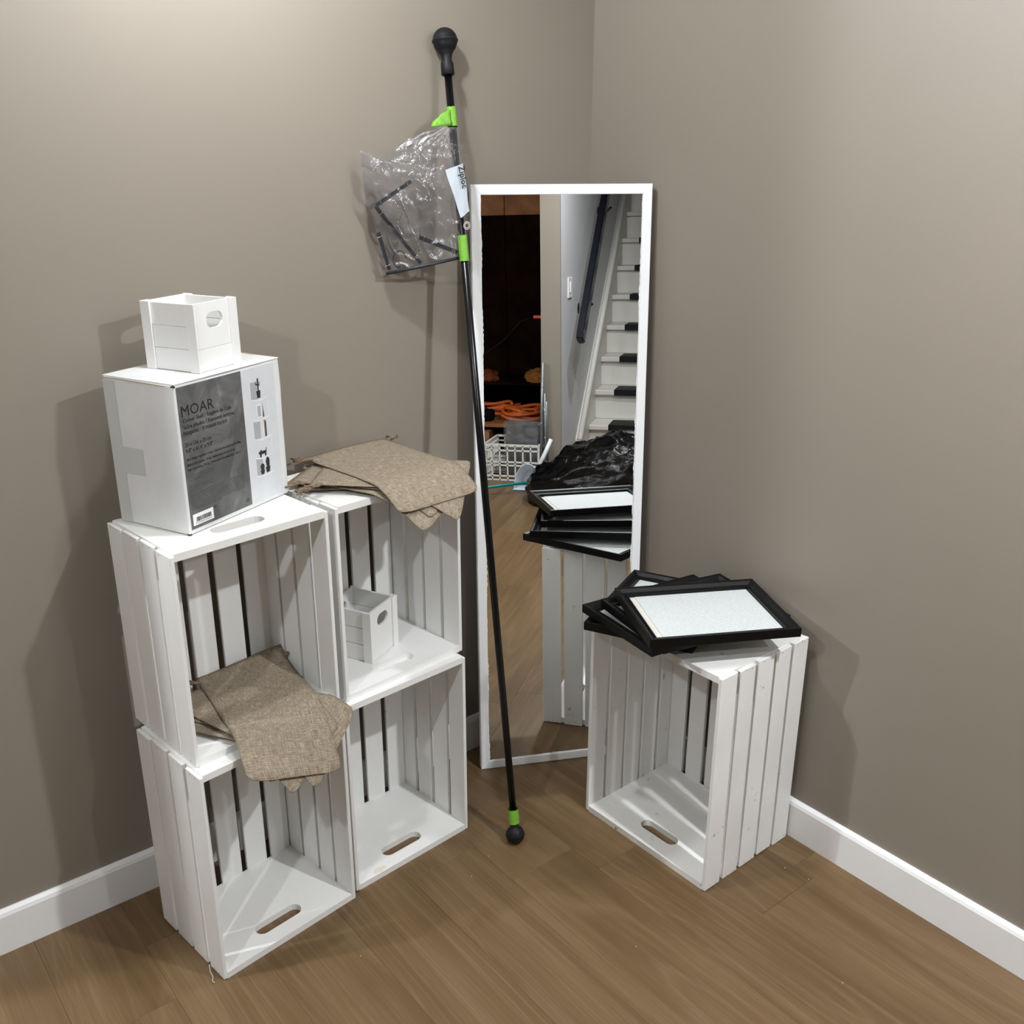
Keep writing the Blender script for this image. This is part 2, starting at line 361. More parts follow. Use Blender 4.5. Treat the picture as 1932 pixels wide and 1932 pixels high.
# ------------------------------------------------------------------ ceiling lights
for (x, y), pw, kd, lab in LIGHTS:
    t_ = thing('ceiling_lamp', lab, 'ceiling lamp', (x, y, CEIL))
    if kd == 'D':
        obj('trim_ring', lathe([(0.062, -0.004), (0.085, -0.004), (0.088, 0.0), (0.062, 0.0), (0.062, -0.004)], (0, 0, 0), (0, 0, 1), 32), M['trim'], t_, True)
        ld = bpy.data.lights.new('downlight', 'AREA'); ld.shape = 'DISK'; ld.size = 0.07; ld.energy = pw; ld.color = LCOL
        lo = bpy.data.objects.new('downlight', ld); col.objects.link(lo); lo.parent = t_; lo.location = (0, 0, -0.006)
        continue
    obj('canopy', lathe([(0.0, 0.0), (0.06, 0.0), (0.058, -0.012), (0.030, -0.022), (0.0, -0.022)], (0, 0, 0), (0, 0, 1), 32), M['trim'], t_, True)
    gm = NT('lit_bulb'); gm.b.inputs['Emission Color'].default_value = (*LCOL, 1); gm.b.inputs['Emission Strength'].default_value = pw/(math.pi*4*math.pi*LRAD**2); gm.set((0.9, 0.9, 0.9), 0.4)
    bm = bmesh.new(); bmesh.ops.create_icosphere(bm, subdivisions=2, radius=LRAD, matrix=Matrix.Translation((0, 0, -0.024-LRAD)))
    obj('bulb', bm, gm.m, t_, True)

# ------------------------------------------------------------------ large crates
def make_crate(label, x, y, ang, W, D, H, nside, nback, z0, mat, seed, slot_d, tb=0.0145, ts=0.0085, group='large white slatted crates'):
    rg = random.Random(seed)
    t_ = thing('wooden_crate', label, 'crate', (x, y, z0), ang, group)
    bw0, bw1, bd = ts, W - ts, D - ts
    for zb in (0.0, H - tb):
        bm = prism([(bw0, 0.0015), (bw1, 0.0015), (bw1, bd), (bw0, bd)], zb, zb + tb, [stadium(W/2, slot_d, 0.110, 0.034)])
        obj('end_board', bm, mat, t_)
    def slat(x0, x1, y0, y1, z0_, z1_): obj('slat', box(x0, x1, y0, y1, z0_, z1_, 0.0011), mat, t_)
    gap = 0.0095
    for side in (0, 1):
        sw = (D - gap*(nside-1))/nside
        for i in range(nside):
            a = i*(sw+gap) + (rg.uniform(-.0018, .0018) if i else 0); b = (i+1)*sw + i*gap + (rg.uniform(-.0018, .0018) if i < nside-1 else 0)
            dz = rg.uniform(0.0, 0.003); xo = rg.uniform(0, 0.0012)
            if side == 0: slat(0 + xo, ts, a, b, dz, H - 0.0015 - rg.uniform(0, 0.004))
            else: slat(W - ts, W - xo, a, b, dz, H - 0.0015 - rg.uniform(0, 0.004))
    sw = (W - 2*ts - 0.002 - gap*1.45*(nback-1))/nback
    for i in range(nback):
        a = ts + 0.001 + i*(sw + gap*1.45) + rg.uniform(-.001, .001); slat(a, a + sw + rg.uniform(-.001, .001), D - ts, D - rg.uniform(0, .001), rg.uniform(0, .003), H - rg.uniform(0.001, .004))
    nb = bmesh.new()
    def dot(c, n):
        x_, y_, d_ = frame_of(Vector(n)); c = Vector(c); vv = [nb.verts.new(c + d_*0.0002 + (x_*math.cos(k*1.0472) + y_*math.sin(k*1.0472))*0.0013) for k in range(6)]; nb.faces.new(vv)
    sw = (D - gap*(nside-1))/nside
    for i in range(nside):
        for f_ in (0.28, 0.72):
            yy = i*(sw+gap) + sw*f_
            for zz in (0.008, H - 0.009):
                if rg.random() < 0.8: dot((0, yy + rg.uniform(-.004, .004), zz + rg.uniform(-.003, .003)), (-1, 0, 0)); dot((W, yy + rg.uniform(-.004, .004), zz + rg.uniform(-.003, .003)), (1, 0, 0))
    tag(obj('nail_heads', nb, M['nail'], t_), kind='stuff')
    return t_
W1, D1 = 0.33054, 0.24876
HL, HR, HLT, HRT = 0.48227, 0.47639, 0.43164, 0.43692
make_crate('white slatted crate on the floor at the far left, bottom of its stack', -1.27964, -0.36629, 0.12875, W1, D1, HL, 4, 5, 0.0, M['crate'], 1, 0.055)
rb_crate = make_crate('empty white slatted crate on the floor next to the black pole', -0.94175, -0.31014, 0.08054, W1, D1, HR, 4, 5, 0.0, M['crate'], 2, 0.052)
make_crate('white slatted crate under the printed carton, with folded sacks inside', -1.27191, -0.33463, 0.11518, W1, D1, HLT, 4, 5, HL, M['crate'], 3, 0.055)
make_crate('white slatted crate holding a small handled box, with sacks on top', -0.92808, -0.29382, 0.11521, W1, D1, HRT, 4, 5, HR, M['crate'], 4, 0.050)
rg = random.Random(9)
bm = bmesh.new(); bm.faces.new([bm.verts.new((0.0739 + 0.0190*math.cos(a_)*rg.uniform(0.8, 1.1), 0.0125 + 0.0085*math.sin(a_)*rg.uniform(0.8, 1.15), 0.01475)) for a_ in [k_*math.pi/9 for k_ in range(18)]])
obj('paint_stain', bm, M['stain'], rb_crate)
tag(obj('loose_thread', tube([(-1.2925, -0.3260, 0.020), (-1.2945, -0.3340, 0.010), (-1.2935, -0.3440, 0.0025), (-1.2985, -0.3520, 0.0018), (-1.2970, -0.3600, 0.0018)], 0.0009, 5), M['cordlight'], None, True), 'short pale loose thread on the floor at the left crate corner', 'thread')
bm = bmesh.new()
for cx_, cy_ in ((-0.635, -0.398), (-0.708, -0.429), (-1.031, -0.479), (-0.564, -0.816), (-0.108, -0.918), (-0.307, -1.143), (-0.118, -0.86)):
    bmesh.ops.create_icosphere(bm, subdivisions=1, radius=0.0011, matrix=Matrix.Translation((cx_, cy_, 0.0008)))
tag(obj('paint_crumbs', bm, M['flake']), 'tiny white paint crumbs scattered on the wood floor', 'crumbs', kind='stuff')
W2, D2, H2 = 0.38897, 0.30389, 0.54553
make_crate('worn white slatted crate by the right wall, under the black picture frames', -0.33475, -0.40803, -1.55001, W2, D2, H2, 5, 6, 0.0, M['crate_worn'], 5, 0.062, tb=0.016, ts=0.0105)

# ------------------------------------------------------------------ leaning mirror
mB = Vector((-0.43934, -0.10861, 0.0)); ma, ml, MW, MH = -0.46327, 0.04367, 0.42986, 1.50014
mir = thing('leaning_mirror', 'tall narrow mirror in a white frame leaning in the corner', 'mirror', mB + Vector((0, 0, 0.001)))
mir.rotation_euler = (Matrix.Rotation(ma, 3, 'Z') @ Matrix.Rotation(-ml, 3, 'X')).to_euler()
# local: x along width, z up the mirror, y pointing away from the room
FW, FD = 0.0225, 0.021
def rail(pts):
    bm = bmesh.new(); f = [bm.verts.new((p[0], 0.0, p[1])) for p in pts]; b = [bm.verts.new((p[0], FD, p[1])) for p in pts]
    bm.faces.new(f); bm.faces.new(b[::-1])
    for i in range(4): j = (i+1) % 4; bm.faces.new((f[i], b[i], b[j], f[j]))
    bmesh.ops.bevel(bm, geom=[e for e in bm.edges if abs(e.verts[0].co.y) < 1e-6 and abs(e.verts[1].co.y) < 1e-6], offset=0.0012, segments=2, affect='EDGES')
    return bm
o4, i4 = [(0, 0), (MW, 0), (MW, MH), (0, MH)], [(FW, FW), (MW-FW, FW), (MW-FW, MH-FW), (FW, MH-FW)]
for i, nm in enumerate(('frame_rail', 'frame_stile', 'frame_rail', 'frame_stile')):
    j = (i+1) % 4; obj(nm, rail([o4[i], o4[j], i4[j], i4[i]]), M['mirrorframe'], mir)
obj('glass', box(FW-0.004, MW-FW+0.004, 0.004, 0.008, FW-0.004, MH-FW+0.004), M['mirror'], mir)
obj('backing', box(0.012, MW-0.012, 0.0085, 0.016, 0.012, MH-0.012), M['mirror_back'], mir)
rg = random.Random(11)
def flakes(edge, length, base, maxw):
    bm = bmesh.new(); n = 260; prev = None
    for k in range(n+1):
        s = k/n*length; nz = noise.noise(Vector((s*14, base*40, 1.3))); wv = max(0.0, 0.5 + nz*1.3)*maxw*(0.25 + rg.random()*0.75) if nz > -0.25 else 0.0002
        if edge == 'L': a, b = (FW, s+FW), (FW + wv, s+FW)
        elif edge == 'R': a, b = (MW-FW, s+FW), (MW-FW - wv, s+FW)
        elif edge == 'B': a, b = (s+FW, FW), (s+FW, FW + wv)
        cur = (bm.verts.new((a[0], 0.0037, a[1])), bm.verts.new((b[0], 0.0037, b[1])))
        if prev: bm.faces.new((prev[0], prev[1], cur[1], cur[0]))
        prev = cur
    obj('paint_smear', bm, M['flake'], mir)
flakes('L', MH-2*FW, 1.0, 0.0038); flakes('R', MH-2*FW, 2.0, 0.0034); flakes('B', MW-2*FW, 3.0, 0.004)

# ------------------------------------------------------------------ black pole with ball ends and green tape
pb = Vector((-0.5534, -0.3963, 0.0225)); pt = Vector((-0.4570, -0.0285, 1.7900)); ax = (pt - pb).normalized(); PLN = (pt-pb).length
pole = thing('ball_end_pole', 'long black pole with ball ends and green tape, leaning on the wall', 'pole', (pb.x, pb.y, 0.0))
def loc(p): return Vector(p) - Vector((pb.x, pb.y, 0.0))
def on(s): return loc(pb + ax*s)
obj('rod', tube([on(0.015), on(PLN*0.5), on(PLN-0.03)], 0.0083, 20), M['blackpole'], pole, True)
def ball(r, ring):
    pr = [(0.0, -r)]
    for k in range(1, 16):
        a = -math.pi/2 + math.pi*k/16*0.86; pr.append((r*math.cos(a), r*math.sin(a)))
    return pr
r = 0.0225
prof = [(r*math.cos(a), r*math.sin(a)) for a in [(-math.pi/2 + k*math.pi/24) for k in range(0, 12)]] + [(r*1.03, -0.001), (r*1.03, 0.0015), (r, 0.003)] + [(r*math.cos(a), r*math.sin(a)) for a in [(k*math.pi/24) for k in range(2, 9)]] + [(0.0105, 0.0225), (0.0100, 0.034), (0.0083, 0.034)]
prof[0] = (0.0, -r)
obj('end_ball', lathe(prof, on(0), ax, 32), M['blackrubber'], pole, True)
r = 0.0268
pr = [(r*math.cos(a), r*math.sin(a)) for a in [(-math.pi/2 + k*math.pi/28) for k in range(0, 14)]] + [(r*1.04, -0.0016), (r*1.045, 0.0012), (r*1.0, 0.003)] + [(r*0.97*math.cos(a), r*math.sin(a)) for a in [(k*math.pi/28) for k in range(2, 9)]] + [(0.0155, 0.0235), (0.0128, 0.027), (0.0105, 0.038), (0.0138, 0.046), (0.0142, 0.068), (0.0125, 0.0695), (0.0083, 0.0695)]
pr[0] = (0.0, -r)
obj('end_ball', lathe(pr, loc(pt), -ax, 32), M['blackrubber'], pole, True)
def band(s0, s1, rr, seed, nm='tape'):
    bm = bmesh.new(); n = 20; x, y, d = frame_of(ax); rows = 6; V = []
    for i in range(rows):
        s = s0 + (s1-s0)*i/(rows-1)
        V.append([bm.verts.new(on(s) + (x*math.cos(2*math.pi*k/n) + y*math.sin(2*math.pi*k/n))*(rr + 0.0008*noise.noise(Vector((k*0.9, i*1.3, seed)))) + d*0.002*noise.noise(Vector((k*0.7, seed, 0)))) for k in range(n)])
    for a, b in zip(V, V[1:]):
        for k in range(n): bm.faces.new((a[k], a[(k+1) % n], b[(k+1) % n], b[k]))
    return obj(nm, bm, M['tape'], pole, True)
band(0.030, 0.066, 0.0128, 1)
S = lambda z: (z - pb.z)/ax.z
band(S(1.342), S(1.396), 0.0106, 2); band(S(1.619), S(1.658), 0.0112, 3)
# loose tape tab sticking out to the left at the upper band
P1 = on(S(1.655)); P2 = on(S(1.620))
rows = []
for i in range(9):
    f = i/8; top = P1 + Vector((-0.010 - 0.047*f, -0.012 + 0.006*f, -0.002 - 0.030*f**1.6)); bot = P2 + Vector((-0.010 - 0.047*f, -0.012 + 0.006*f, 0.001 - 0.002*f))
    rows.append([top.lerp(bot, g/4) + Vector((0, 0.0025*math.sin(i*2.1 + g), 0)) for g in range(5)])
sheet(rows, M['tape'], 'tape_tab', pole, 0.0006)

# ------------------------------------------------------------------ clear zip bag taped to the pole, with hardware inside
zb = thing('zip_bag', 'clear plastic zip bag of hardware taped to the black pole', 'plastic bag', (-0.56, -0.05, 1.317))
zo = Vector(zb.location)
Lc = [(-.512, -.085, 1.618), (-.545, -.072, 1.608), (-.574, -.06, 1.5955), (-.605, -.05, 1.574), (-.618, -.046, 1.5494), (-.650, -.042, 1.561), (-.682, -.038, 1.571), (-.680, -.036, 1.523), (-.678, -.036, 1.468), (-.655, -.034, 1.426), (-.645, -.032, 1.38), (-.640, -.032, 1.34), (-.627, -.033, 1.317)]
Rc = [(-.484, -.104, 1.618), (-.478, -.105, 1.600), (-.4747, -.106, 1.577), (-.471, -.107, 1.545), (-.4675, -.108, 1.515), (-.4655, -.109, 1.490), (-.4638, -.110, 1.470), (-.462, -.110, 1.452), (-.4607, -.110, 1.4354), (-.464, -.109, 1.41), (-.4671, -.108, 1.395), (-.474, -.107, 1.37), (-.4808, -.106, 1.3487)]
def resamp(ch, n):
    out = []
    for i in range(n):
        f = i/(n-1)*(len(ch)-1); a = min(int(f), len(ch)-2); out.append(Vector(ch[a]).lerp(Vector(ch[a+1]), f-a))
    return out
def bagface(sign, thickness):
    n, m_ = 97, 73; L_, R_ = resamp(Lc, n), resamp(Rc, n); rows = []
    for i in range(n):
        row = []
        for j in range(m_):
            f = j/(m_-1); p = L_[i].lerp(R_[i], f)
            d = p - Vector((-.49, -.1, 1.625)); ang = math.atan2(d.x, -d.z); rad = d.length
            bul = math.sin(math.pi*f)*math.sin(math.pi*min(1, 0.15 + 0.85*i/(n-1)))
            wr = -0.0060*(1 - abs(math.sin(ang*17 + 2.5*noise.noise(p*14))))**3*min(1, rad/0.05)*max(0, 1 - rad/0.36) + 0.007*noise.noise(p*22) - 0.005*(1 - min(1, abs(noise.noise(p*34 + Vector((3, 1, 2))))*3))**2
            e = min(1, 6*min(f, 1-f))
            p = p + Vector((0, sign*(0.013*bul + 0.0015) + wr*e*(1 if sign < 0 else 0.6), 0))
            row.append(p - zo)
        rows.append(row)
    return rows
sheet(bagface(-1, 0), M['film'], 'bag_film', zb); sheet(bagface(1, 0), M['film'], 'bag_film', zb)
# bottom gusset seam and blue zip strip
obj('seal_seam', tube([Vector((-.630, -.034, 1.318))-zo, Vector((-.56, -.075, 1.333))-zo, Vector((-.483, -.107, 1.349))-zo], 0.0035, 8), M['darkmetal'], zb, True)
rows = [[Vector((-.512 + 0.012*math.sin(i*0.5) - 0.02*f + 0.03*i/14, -.094 - 0.02*i/14, 1.602 - 0.235*i/14)) - zo + Vector((0.018*f, -.008*f, 0)) for f in (0, 0.5, 1)] for i in range(15)]
sheet(rows, M['film'], 'zip_strip', zb)
lab = [Vector(p) - zo for p in ((-.5255, -.118, 1.5325), (-.4830, -.1235, 1.5455), (-.4655, -.1205, 1.4475), (-.4885, -.1205, 1.4340))]
rows = [[lab[0].lerp(lab[1], f/5).lerp(lab[3].lerp(lab[2], f/5), g/9) + Vector((0, 0.001*math.sin(f*1.3+g), 0)) for f in range(6)] for g in range(10)]
lp = sheet(rows, M['baglabel'], 'write_on_panel', zb)
def text_part(s, parent, origin, right, upv, mat, width=None, height=None, name='printed_text', depth=0.00015, align='LEFT', bold=0.0):
    cu = bpy.data.curves.new('txt', 'FONT'); cu.body = s; cu.size = 1.0; cu.align_x = align; cu.resolution_u = 2; cu.offset = bold
    o = bpy.data.objects.new('txt', cu); col.objects.link(o); dg = bpy.context.evaluated_depsgraph_get(); dg.update()
    me = bpy.data.meshes.new_from_object(o.evaluated_get(dg)); bpy.data.objects.remove(o); bpy.data.curves.remove(cu)
    xs_ = [v.co.x for v in me.vertices] or [0, 1]; ys_ = [v.co.y for v in me.vertices] or [0, 1]
    wd, ht = max(xs_)-min(xs_), 0.73
    sy = height/ht if height else width/wd; sx = width/wd if width else sy
    right, upv = Vector(right).normalized(), Vector(upv).normalized(); nrm = right.cross(upv); origin = Vector(origin)
    for v in me.vertices: v.co = origin + right*(v.co.x - min(xs_))*sx + upv*v.co.y*sy + nrm*depth
    me.materials.clear(); me.name = name
    return obj(name, me, mat, parent)
text_part('Ziploc', zb, Vector((-.4975, -.1262, 1.5395)) - zo, (0.21, 0.0, -0.98), (0.98, 0.0, 0.21), M['ink'], width=0.046, height=0.0165, bold=0.014)
# printed round emblem below the panel
obj('printed_emblem', lathe([(0.0075, 0), (0.0088, 0)], Vector((-.4715, -.1185, 1.4175))-zo, (0, -1, 0), 20), M['sticker'], zb)
obj('printed_emblem', lathe([(0.0045, 0), (0.0056, 0)], Vector((-.4715, -.1185, 1.4175))-zo, (0, -1, 0), 20), M['sticker'], zb)
def bar(a, b, wd, th, lab):
    a, b = Vector(a), Vector(b); t_ = thing('metal_strip', lab, 'metal strip', a, group=None)
    d = b - a; x, y, z = frame_of(d); bm = box(-wd/2, wd/2, -th/2, th/2, 0, d.length, 0.0006)
    q = Matrix((( x.x, y.x, z.x), (x.y, y.y, z.y), (x.z, y.z, z.z)))
    for v in bm.verts: v.co = q @ v.co
    obj('strip', bm, M['darkmetal'], t_); 
    for s in (0.12, 0.88): obj('screw', tube([d*s - y*th*0.8, d*s + y*th*0.8], 0.0014, 8), M['chrome'], t_)
bar((-.653, -.041, 1.4595), (-.556, -.060, 1.3375), 0.0022, 0.008, 'longest dark metal strip slanting across the clear bag')
bar((-.647, -.037, 1.406), (-.622, -.036, 1.326), 0.0022, 0.008, 'dark metal strip at the left edge inside the clear bag')
bar((-.651, -.041, 1.4622), (-.575, -.062, 1.510), 0.0022, 0.008, 'dark metal strip at the top of the hardware in the clear bag')
bar((-.566, -.072, 1.3945), (-.487, -.103, 1.360), 0.0022, 0.009, 'dark metal strip at lower right inside the clear bag')
ch = thing('bead_chain', 'silver bead chain hanging inside the clear bag', 'chain', (-.6, -.06, 1.48))
bm = bmesh.new()
def beads(pts, n, rr):
    for q in resamp(pts, n):
        bmesh.ops.create_icosphere(bm, subdivisions=1, radius=rr, matrix=Matrix.Translation(q - Vector((-.6, -.06, 1.48))))
beads([(-.6025, -.058, 1.4803), (-.5934, -.062, 1.452), (-.5842, -.063, 1.4204), (-.5711, -.066, 1.3939), (-.5604, -.066, 1.3600)], 36, 0.0021)
beads([(-.615, -.055, 1.47), (-.600, -.06, 1.445), (-.612, -.058, 1.42), (-.600, -.06, 1.40)], 22, 0.0021)
tag(obj('bead_string', bm, M['chain'], ch, True), kind='stuff')
hk = tag(obj('wire_loop', tube([(-.605+.016*math.cos(a), -.05-.01*math.sin(a)*0.3, 1.3495+.018*math.sin(a)) for a in [k*0.42 for k in range(13)]], 0.0008, 6), M['darkmetal'], None, True), 'thin dark wire loop at the bottom of the clear bag', 'wire')

# ------------------------------------------------------------------ printed carton on the left stack
ZT = HL + HLT
BW, BDp, BH = 0.274, 0.172, 0.277
cb = thing('printed_carton', 'white carton with grey printed front on the left crate stack', 'box', (-1.2072, -0.2658, ZT + 0.001), 0.413)
bm = box(0, BW, 0, BDp, 0, BH, 0.003, seg=2)
bmesh.ops.subdivide_edges(bm, edges=[e for e in bm.edges if e.calc_length() > 0.1], cuts=9, use_grid_fill=True)
for v in bm.verts:
    p = v.co; s = noise.noise(p*11)*0.0016 + noise.noise(p*30)*0.0006
    cx, cy = p.x - BW/2, p.y - BDp/2
    if cx > BW/2 - 0.004: p.x += s*2
    elif cy > BDp/2 - 0.004: p.y += s
    if p.z > BH - 0.004: p.z += -0.002*math.sin(p.x/BW*math.pi) + s*0.4
obj('carton_body', bm, M['carton'], cb, False)
# top flaps with raw edge
obj('flap', box(0.001, BW-0.001, -0.0006, BDp*0.5, BH-0.0005, BH+0.0016, 0.0006), M['carton'], cb)
obj('flap', box(0.001, BW-0.001, BDp*0.5+0.001, BDp+0.001, BH-0.0005, BH+0.0016, 0.0006), M['carton'], cb)
obj('raw_edge', tube([(BW-0.004, 0.06, BH+0.0018), (BW+0.0005, 0.10, BH+0.0022), (BW+0.0002, 0.15, BH+0.002), (BW-0.03, BDp, BH+0.002)], 0.0014, 6), M['kraft'], cb)
obj('corner_tear', tube([(-0.0012, 0.003, BH-0.003), (-0.001, -0.001, BH-0.001), (0.002, -0.0014, BH-0.004)], 0.0018, 6), M['ink'], cb)
obj('corner_tear', tube([(0.0, 0.006, 0.001), (0.001, 0.001, 0.0008), (0.004, -0.0004, 0.001)], 0.0016, 6), M['ink'], cb)
obj('corner_tear', tube([(-0.0016, BDp-0.001, BH-0.002), (-0.0016, BDp-0.03, BH-0.0015), (-0.0012, BDp*0.5, BH-0.002), (-0.001, 0.02, BH-0.003)], 0.0008, 5), M['kraft'], cb)
# front print: face coords (s along x, t up), y = 0 face
FY = -0.0004
def quad(name, x0, x1, z0, z1, mat, y=FY, th=0.0003, parent=cb): return obj(name, box(x0, x1, y-th, y, z0, z1), mat, parent)
pp = quad('print_panel', 0.0055, 0.1655, 0.009, 0.2715, M['marble'])
pw_ = quad('picture_panel', 0.1655, 0.256, 0.009, 0.2715, M['picwhite'])
TX = lambda s, x, z, wd, ht, mat=M['ink'], bold=0.0: text_part(s, cb, (x, FY-0.0005, z), (1, 0, 0), (0, 0, 1), mat, wd, ht, bold=bold)
TX('MOAR', 0.0115, 0.2185, 0.079, 0.0200, bold=0.0)
TX('Corner Shelf / Étagère de Coin', 0.0122, 0.2075, 0.1215, 0.0076, bold=0.010)
TX('Stūra plaukts / Kampinė lentyna', 0.0120, 0.1957, 0.1270, 0.0076, bold=0.010)
TX('Nurgariiul / Угловая полка', 0.0116, 0.1850, 0.1070, 0.0076, bold=0.010)
TX('25 x 156 x 25 cm', 0.0118, 0.1634, 0.0640, 0.0076, bold=0.010)
TX('9.8" x 61.4" x 9.8"', 0.0118, 0.1522, 0.0660, 0.0076, bold=0.010)
TX('Max weight capacity 24 kg / Capacité de poids totale 24kg', 0.0122, 0.1380, 0.1370, 0.0046, bold=0.014)
TX('Maksimālā slodze, 24 kg / Maksimalus svoris, 24 kg', 0.0119, 0.1279, 0.1210, 0.0046, bold=0.014)
TX('Max koormus, 24 kg / Максимальный вес, 24 кг', 0.0116, 0.1190, 0.1355, 0.0046, bold=0.014)
# illegible small print: thin broken rows
rg = random.Random(5)
for blk, (z1, n, wmax) in enumerate(((0.1085, 3, 0.066), (0.0880, 3, 0.058), (0.0745, 8, 0.138))):
    for i in range(n):
        z = z1 - i*0.0042; bm = bmesh.new(); x = 0.0118; end = 0.0118 + wmax*(1 if i < n-1 else 0.55)
        while x < end:
            wl = rg.uniform(0.002, 0.007); box(x, min(x+wl, end), FY-0.0005, FY-0.0003, z, z+0.0014, bm=bm); x += wl + 0.0011
        obj('small_print', bm, M['faintink'], cb)
st = quad('barcode_sticker', 0.0107, 0.0616, 0.0150, 0.0365, M['sticker'], FY-0.0003, 0.0003)
bm = bmesh.new(); x = 0.0185
while x < 0.0555:
    wl = rg.choice((0.0003, 0.0005, 0.0008, 0.0012)); box(x, x+wl, FY-0.0008, FY-0.0006, 0.0215, 0.0298, bm=bm); x += wl + rg.choice((0.0004, 0.0006, 0.001))
obj('barcode', bm, M['ink'], st)
text_part('8 719244 076267', cb, (0.0165, FY-0.0008, 0.0173), (1, 0, 0), (0, 0, 1), M['ink'], 0.040, 0.0034)
# recycling mark: three chasing arrows
bm = bmesh.new()
for k in range(3):
    a = math.pi/2 + k*2*math.pi/3; b = a + 2*math.pi/3; c0 = Vector((0.1543, 0, 0.0212)); rr = 0.0046
    p, q = c0 + Vector((math.cos(a), 0, math.sin(a)))*rr, c0 + Vector((math.cos(b), 0, math.sin(b)))*rr
    p, q = p.lerp(q, 0.14), p.lerp(q, 0.80); d = (q-p).normalized(); s_ = Vector((-d.z, 0, d.x))*0.0007
    for yy in (FY-0.0006,):
        v = [bm.verts.new(Vector((v_.x, yy, v_.z))) for v_ in (p+s_, q+s_, q-s_, p-s_)]; bm.faces.new(v)
        v = [bm.verts.new(Vector((v_.x, yy, v_.z))) for v_ in (q+s_*2.4, q+d*0.0018, q-s_*2.4)]; bm.faces.new(v)
obj('recycling_mark', bm, M['ink'], cb)
# small approval letters beside the sticker
text_part('EAC', cb, (0.0650, FY-0.0005, 0.0335), (1, 0, 0), (0, 0, 1), M['ink'], 0.0072, 0.0050)
for i in range(4): quad('small_print', 0.0650, 0.0650 + (0.012, 0.010, 0.013, 0.009)[i], 0.0165 + i*0.0036, 0.0178 + i*0.0036, M['faintink'], FY-0.0004, 0.0001)
# picture strip: five corner shelves with things on them
def poly(name, pts, mat, dy=0.0005):
    bm = bmesh.new(); bm.faces.new([bm.verts.new((p[0], FY-dy, p[1])) for p in pts]); return obj(name, bm, mat, cb)
for i, (z, x0, x1) in enumerate(((0.2085, 0.1860, 0.2348), (0.1700, 0.1862, 0.2335), (0.1312, 0.1863, 0.2341), (0.0938, 0.1857, 0.2340), (0.0580, 0.1850, 0.2338))):
    n = 8; top = [(x0 + (x1-x0)*k/n, z + 0.0028 - 0.0045*math.sin(math.pi*k/n)*0.9) for k in range(n+1)]
    poly('printed_shelf', [(p[0], p[1]) for p in top] + [(p[0], p[1]-0.0019) for p in top[::-1]], M['picline'], 0.0006)
    poly('printed_shelf_side', [(x0, z+0.003), (x0+0.0012, z+0.003), (x0+0.0012, z+0.036), (x0, z+0.036)] if i % 2 == 0 else [(x1-0.0012, z+0.003), (x1, z+0.003), (x1, z+0.037), (x1-0.0012, z+0.037)], M['picline'], 0.00055)
    poly('printed_shade', [(x0+0.001, z+0.003), (x0+0.020, z+0.001), (x0+0.020, z+0.034), (x0+0.001, z+0.036)] if i % 2 == 0 else [(x1-0.022, z+0.001), (x1-0.002, z+0.003), (x1-0.002, z+0.036), (x1-0.022, z+0.034)], M['picgrey'] if i in (0, 2, 4) else M['picwhite'], 0.00045)
poly('printed_plant_pot', [(0.2030, 0.2255), (0.2150, 0.2255), (0.2135, 0.2110), (0.2050, 0.2110)], M['picdark'])
poly('printed_cactus', [(0.2072, 0.2255), (0.2108, 0.2255), (0.2112, 0.2470), (0.2104, 0.2495), (0.2092, 0.2500), (0.2078, 0.2490), (0.2070, 0.2460)], M['picdark'])
poly('printed_cactus', [(0.2072, 0.2360), (0.2072, 0.2390), (0.2040, 0.2395), (0.2038, 0.2440), (0.2022, 0.2440), (0.2022, 0.2372)], M['picdark'])
poly('printed_cactus', [(0.2108, 0.2340), (0.2138, 0.2352), (0.2138, 0.2425), (0.2124, 0.2425), (0.2122, 0.2375), (0.2108, 0.2370)], M['picdark'])
poly('printed_picture', [(0.2000, 0.1730), (0.2130, 0.1725), (0.2130, 0.1985), (0.2000, 0.1992)], M['picline']); poly('printed_picture', [(0.2020, 0.1755), (0.2110, 0.1752), (0.2110, 0.1962), (0.2020, 0.1968)], M['picgrey'], 0.0007)
poly('printed_cone', [(0.2160, 0.1725), (0.2200, 0.1725), (0.2172, 0.2010)], M['picdark'])
poly('printed_book', [(0.2140, 0.1325), (0.2166, 0.1325), (0.2166, 0.1650), (0.2140, 0.1650)], M['picline'], 0.0006); poly('printed_book', [(0.2170, 0.1325), (0.2196, 0.1325), (0.2196, 0.1665), (0.2170, 0.1665)], M['picbrown']); poly('printed_book', [(0.2200, 0.1330), (0.2230, 0.1330), (0.2230, 0.1640), (0.2200, 0.1640)], M['picdark'])
dog = [(0.1985, 0.0945), (0.2025, 0.0945), (0.2032, 0.1000), (0.2120, 0.1000), (0.2128, 0.0950), (0.2165, 0.0950), (0.2172, 0.1020), (0.2185, 0.1110), (0.2168, 0.1110), (0.2150, 0.1060), (0.2050, 0.1066), (0.2030, 0.1105), (0.2010, 0.1080), (0.1950, 0.1055), (0.1950, 0.1025), (0.1980, 0.1010)]
poly('printed_dog', dog, M['picdark'])
poly('printed_plant_pot', [(0.1985, 0.0600), (0.2065, 0.0600), (0.2090, 0.0690), (0.1960, 0.0690)], M['picdark']); poly('printed_plant', [(0.2025 + 0.0060*math.cos(k*0.5), 0.0750 + 0.0068*math.sin(k*0.5)) for k in range(13)], M['picdark'], 0.0006)
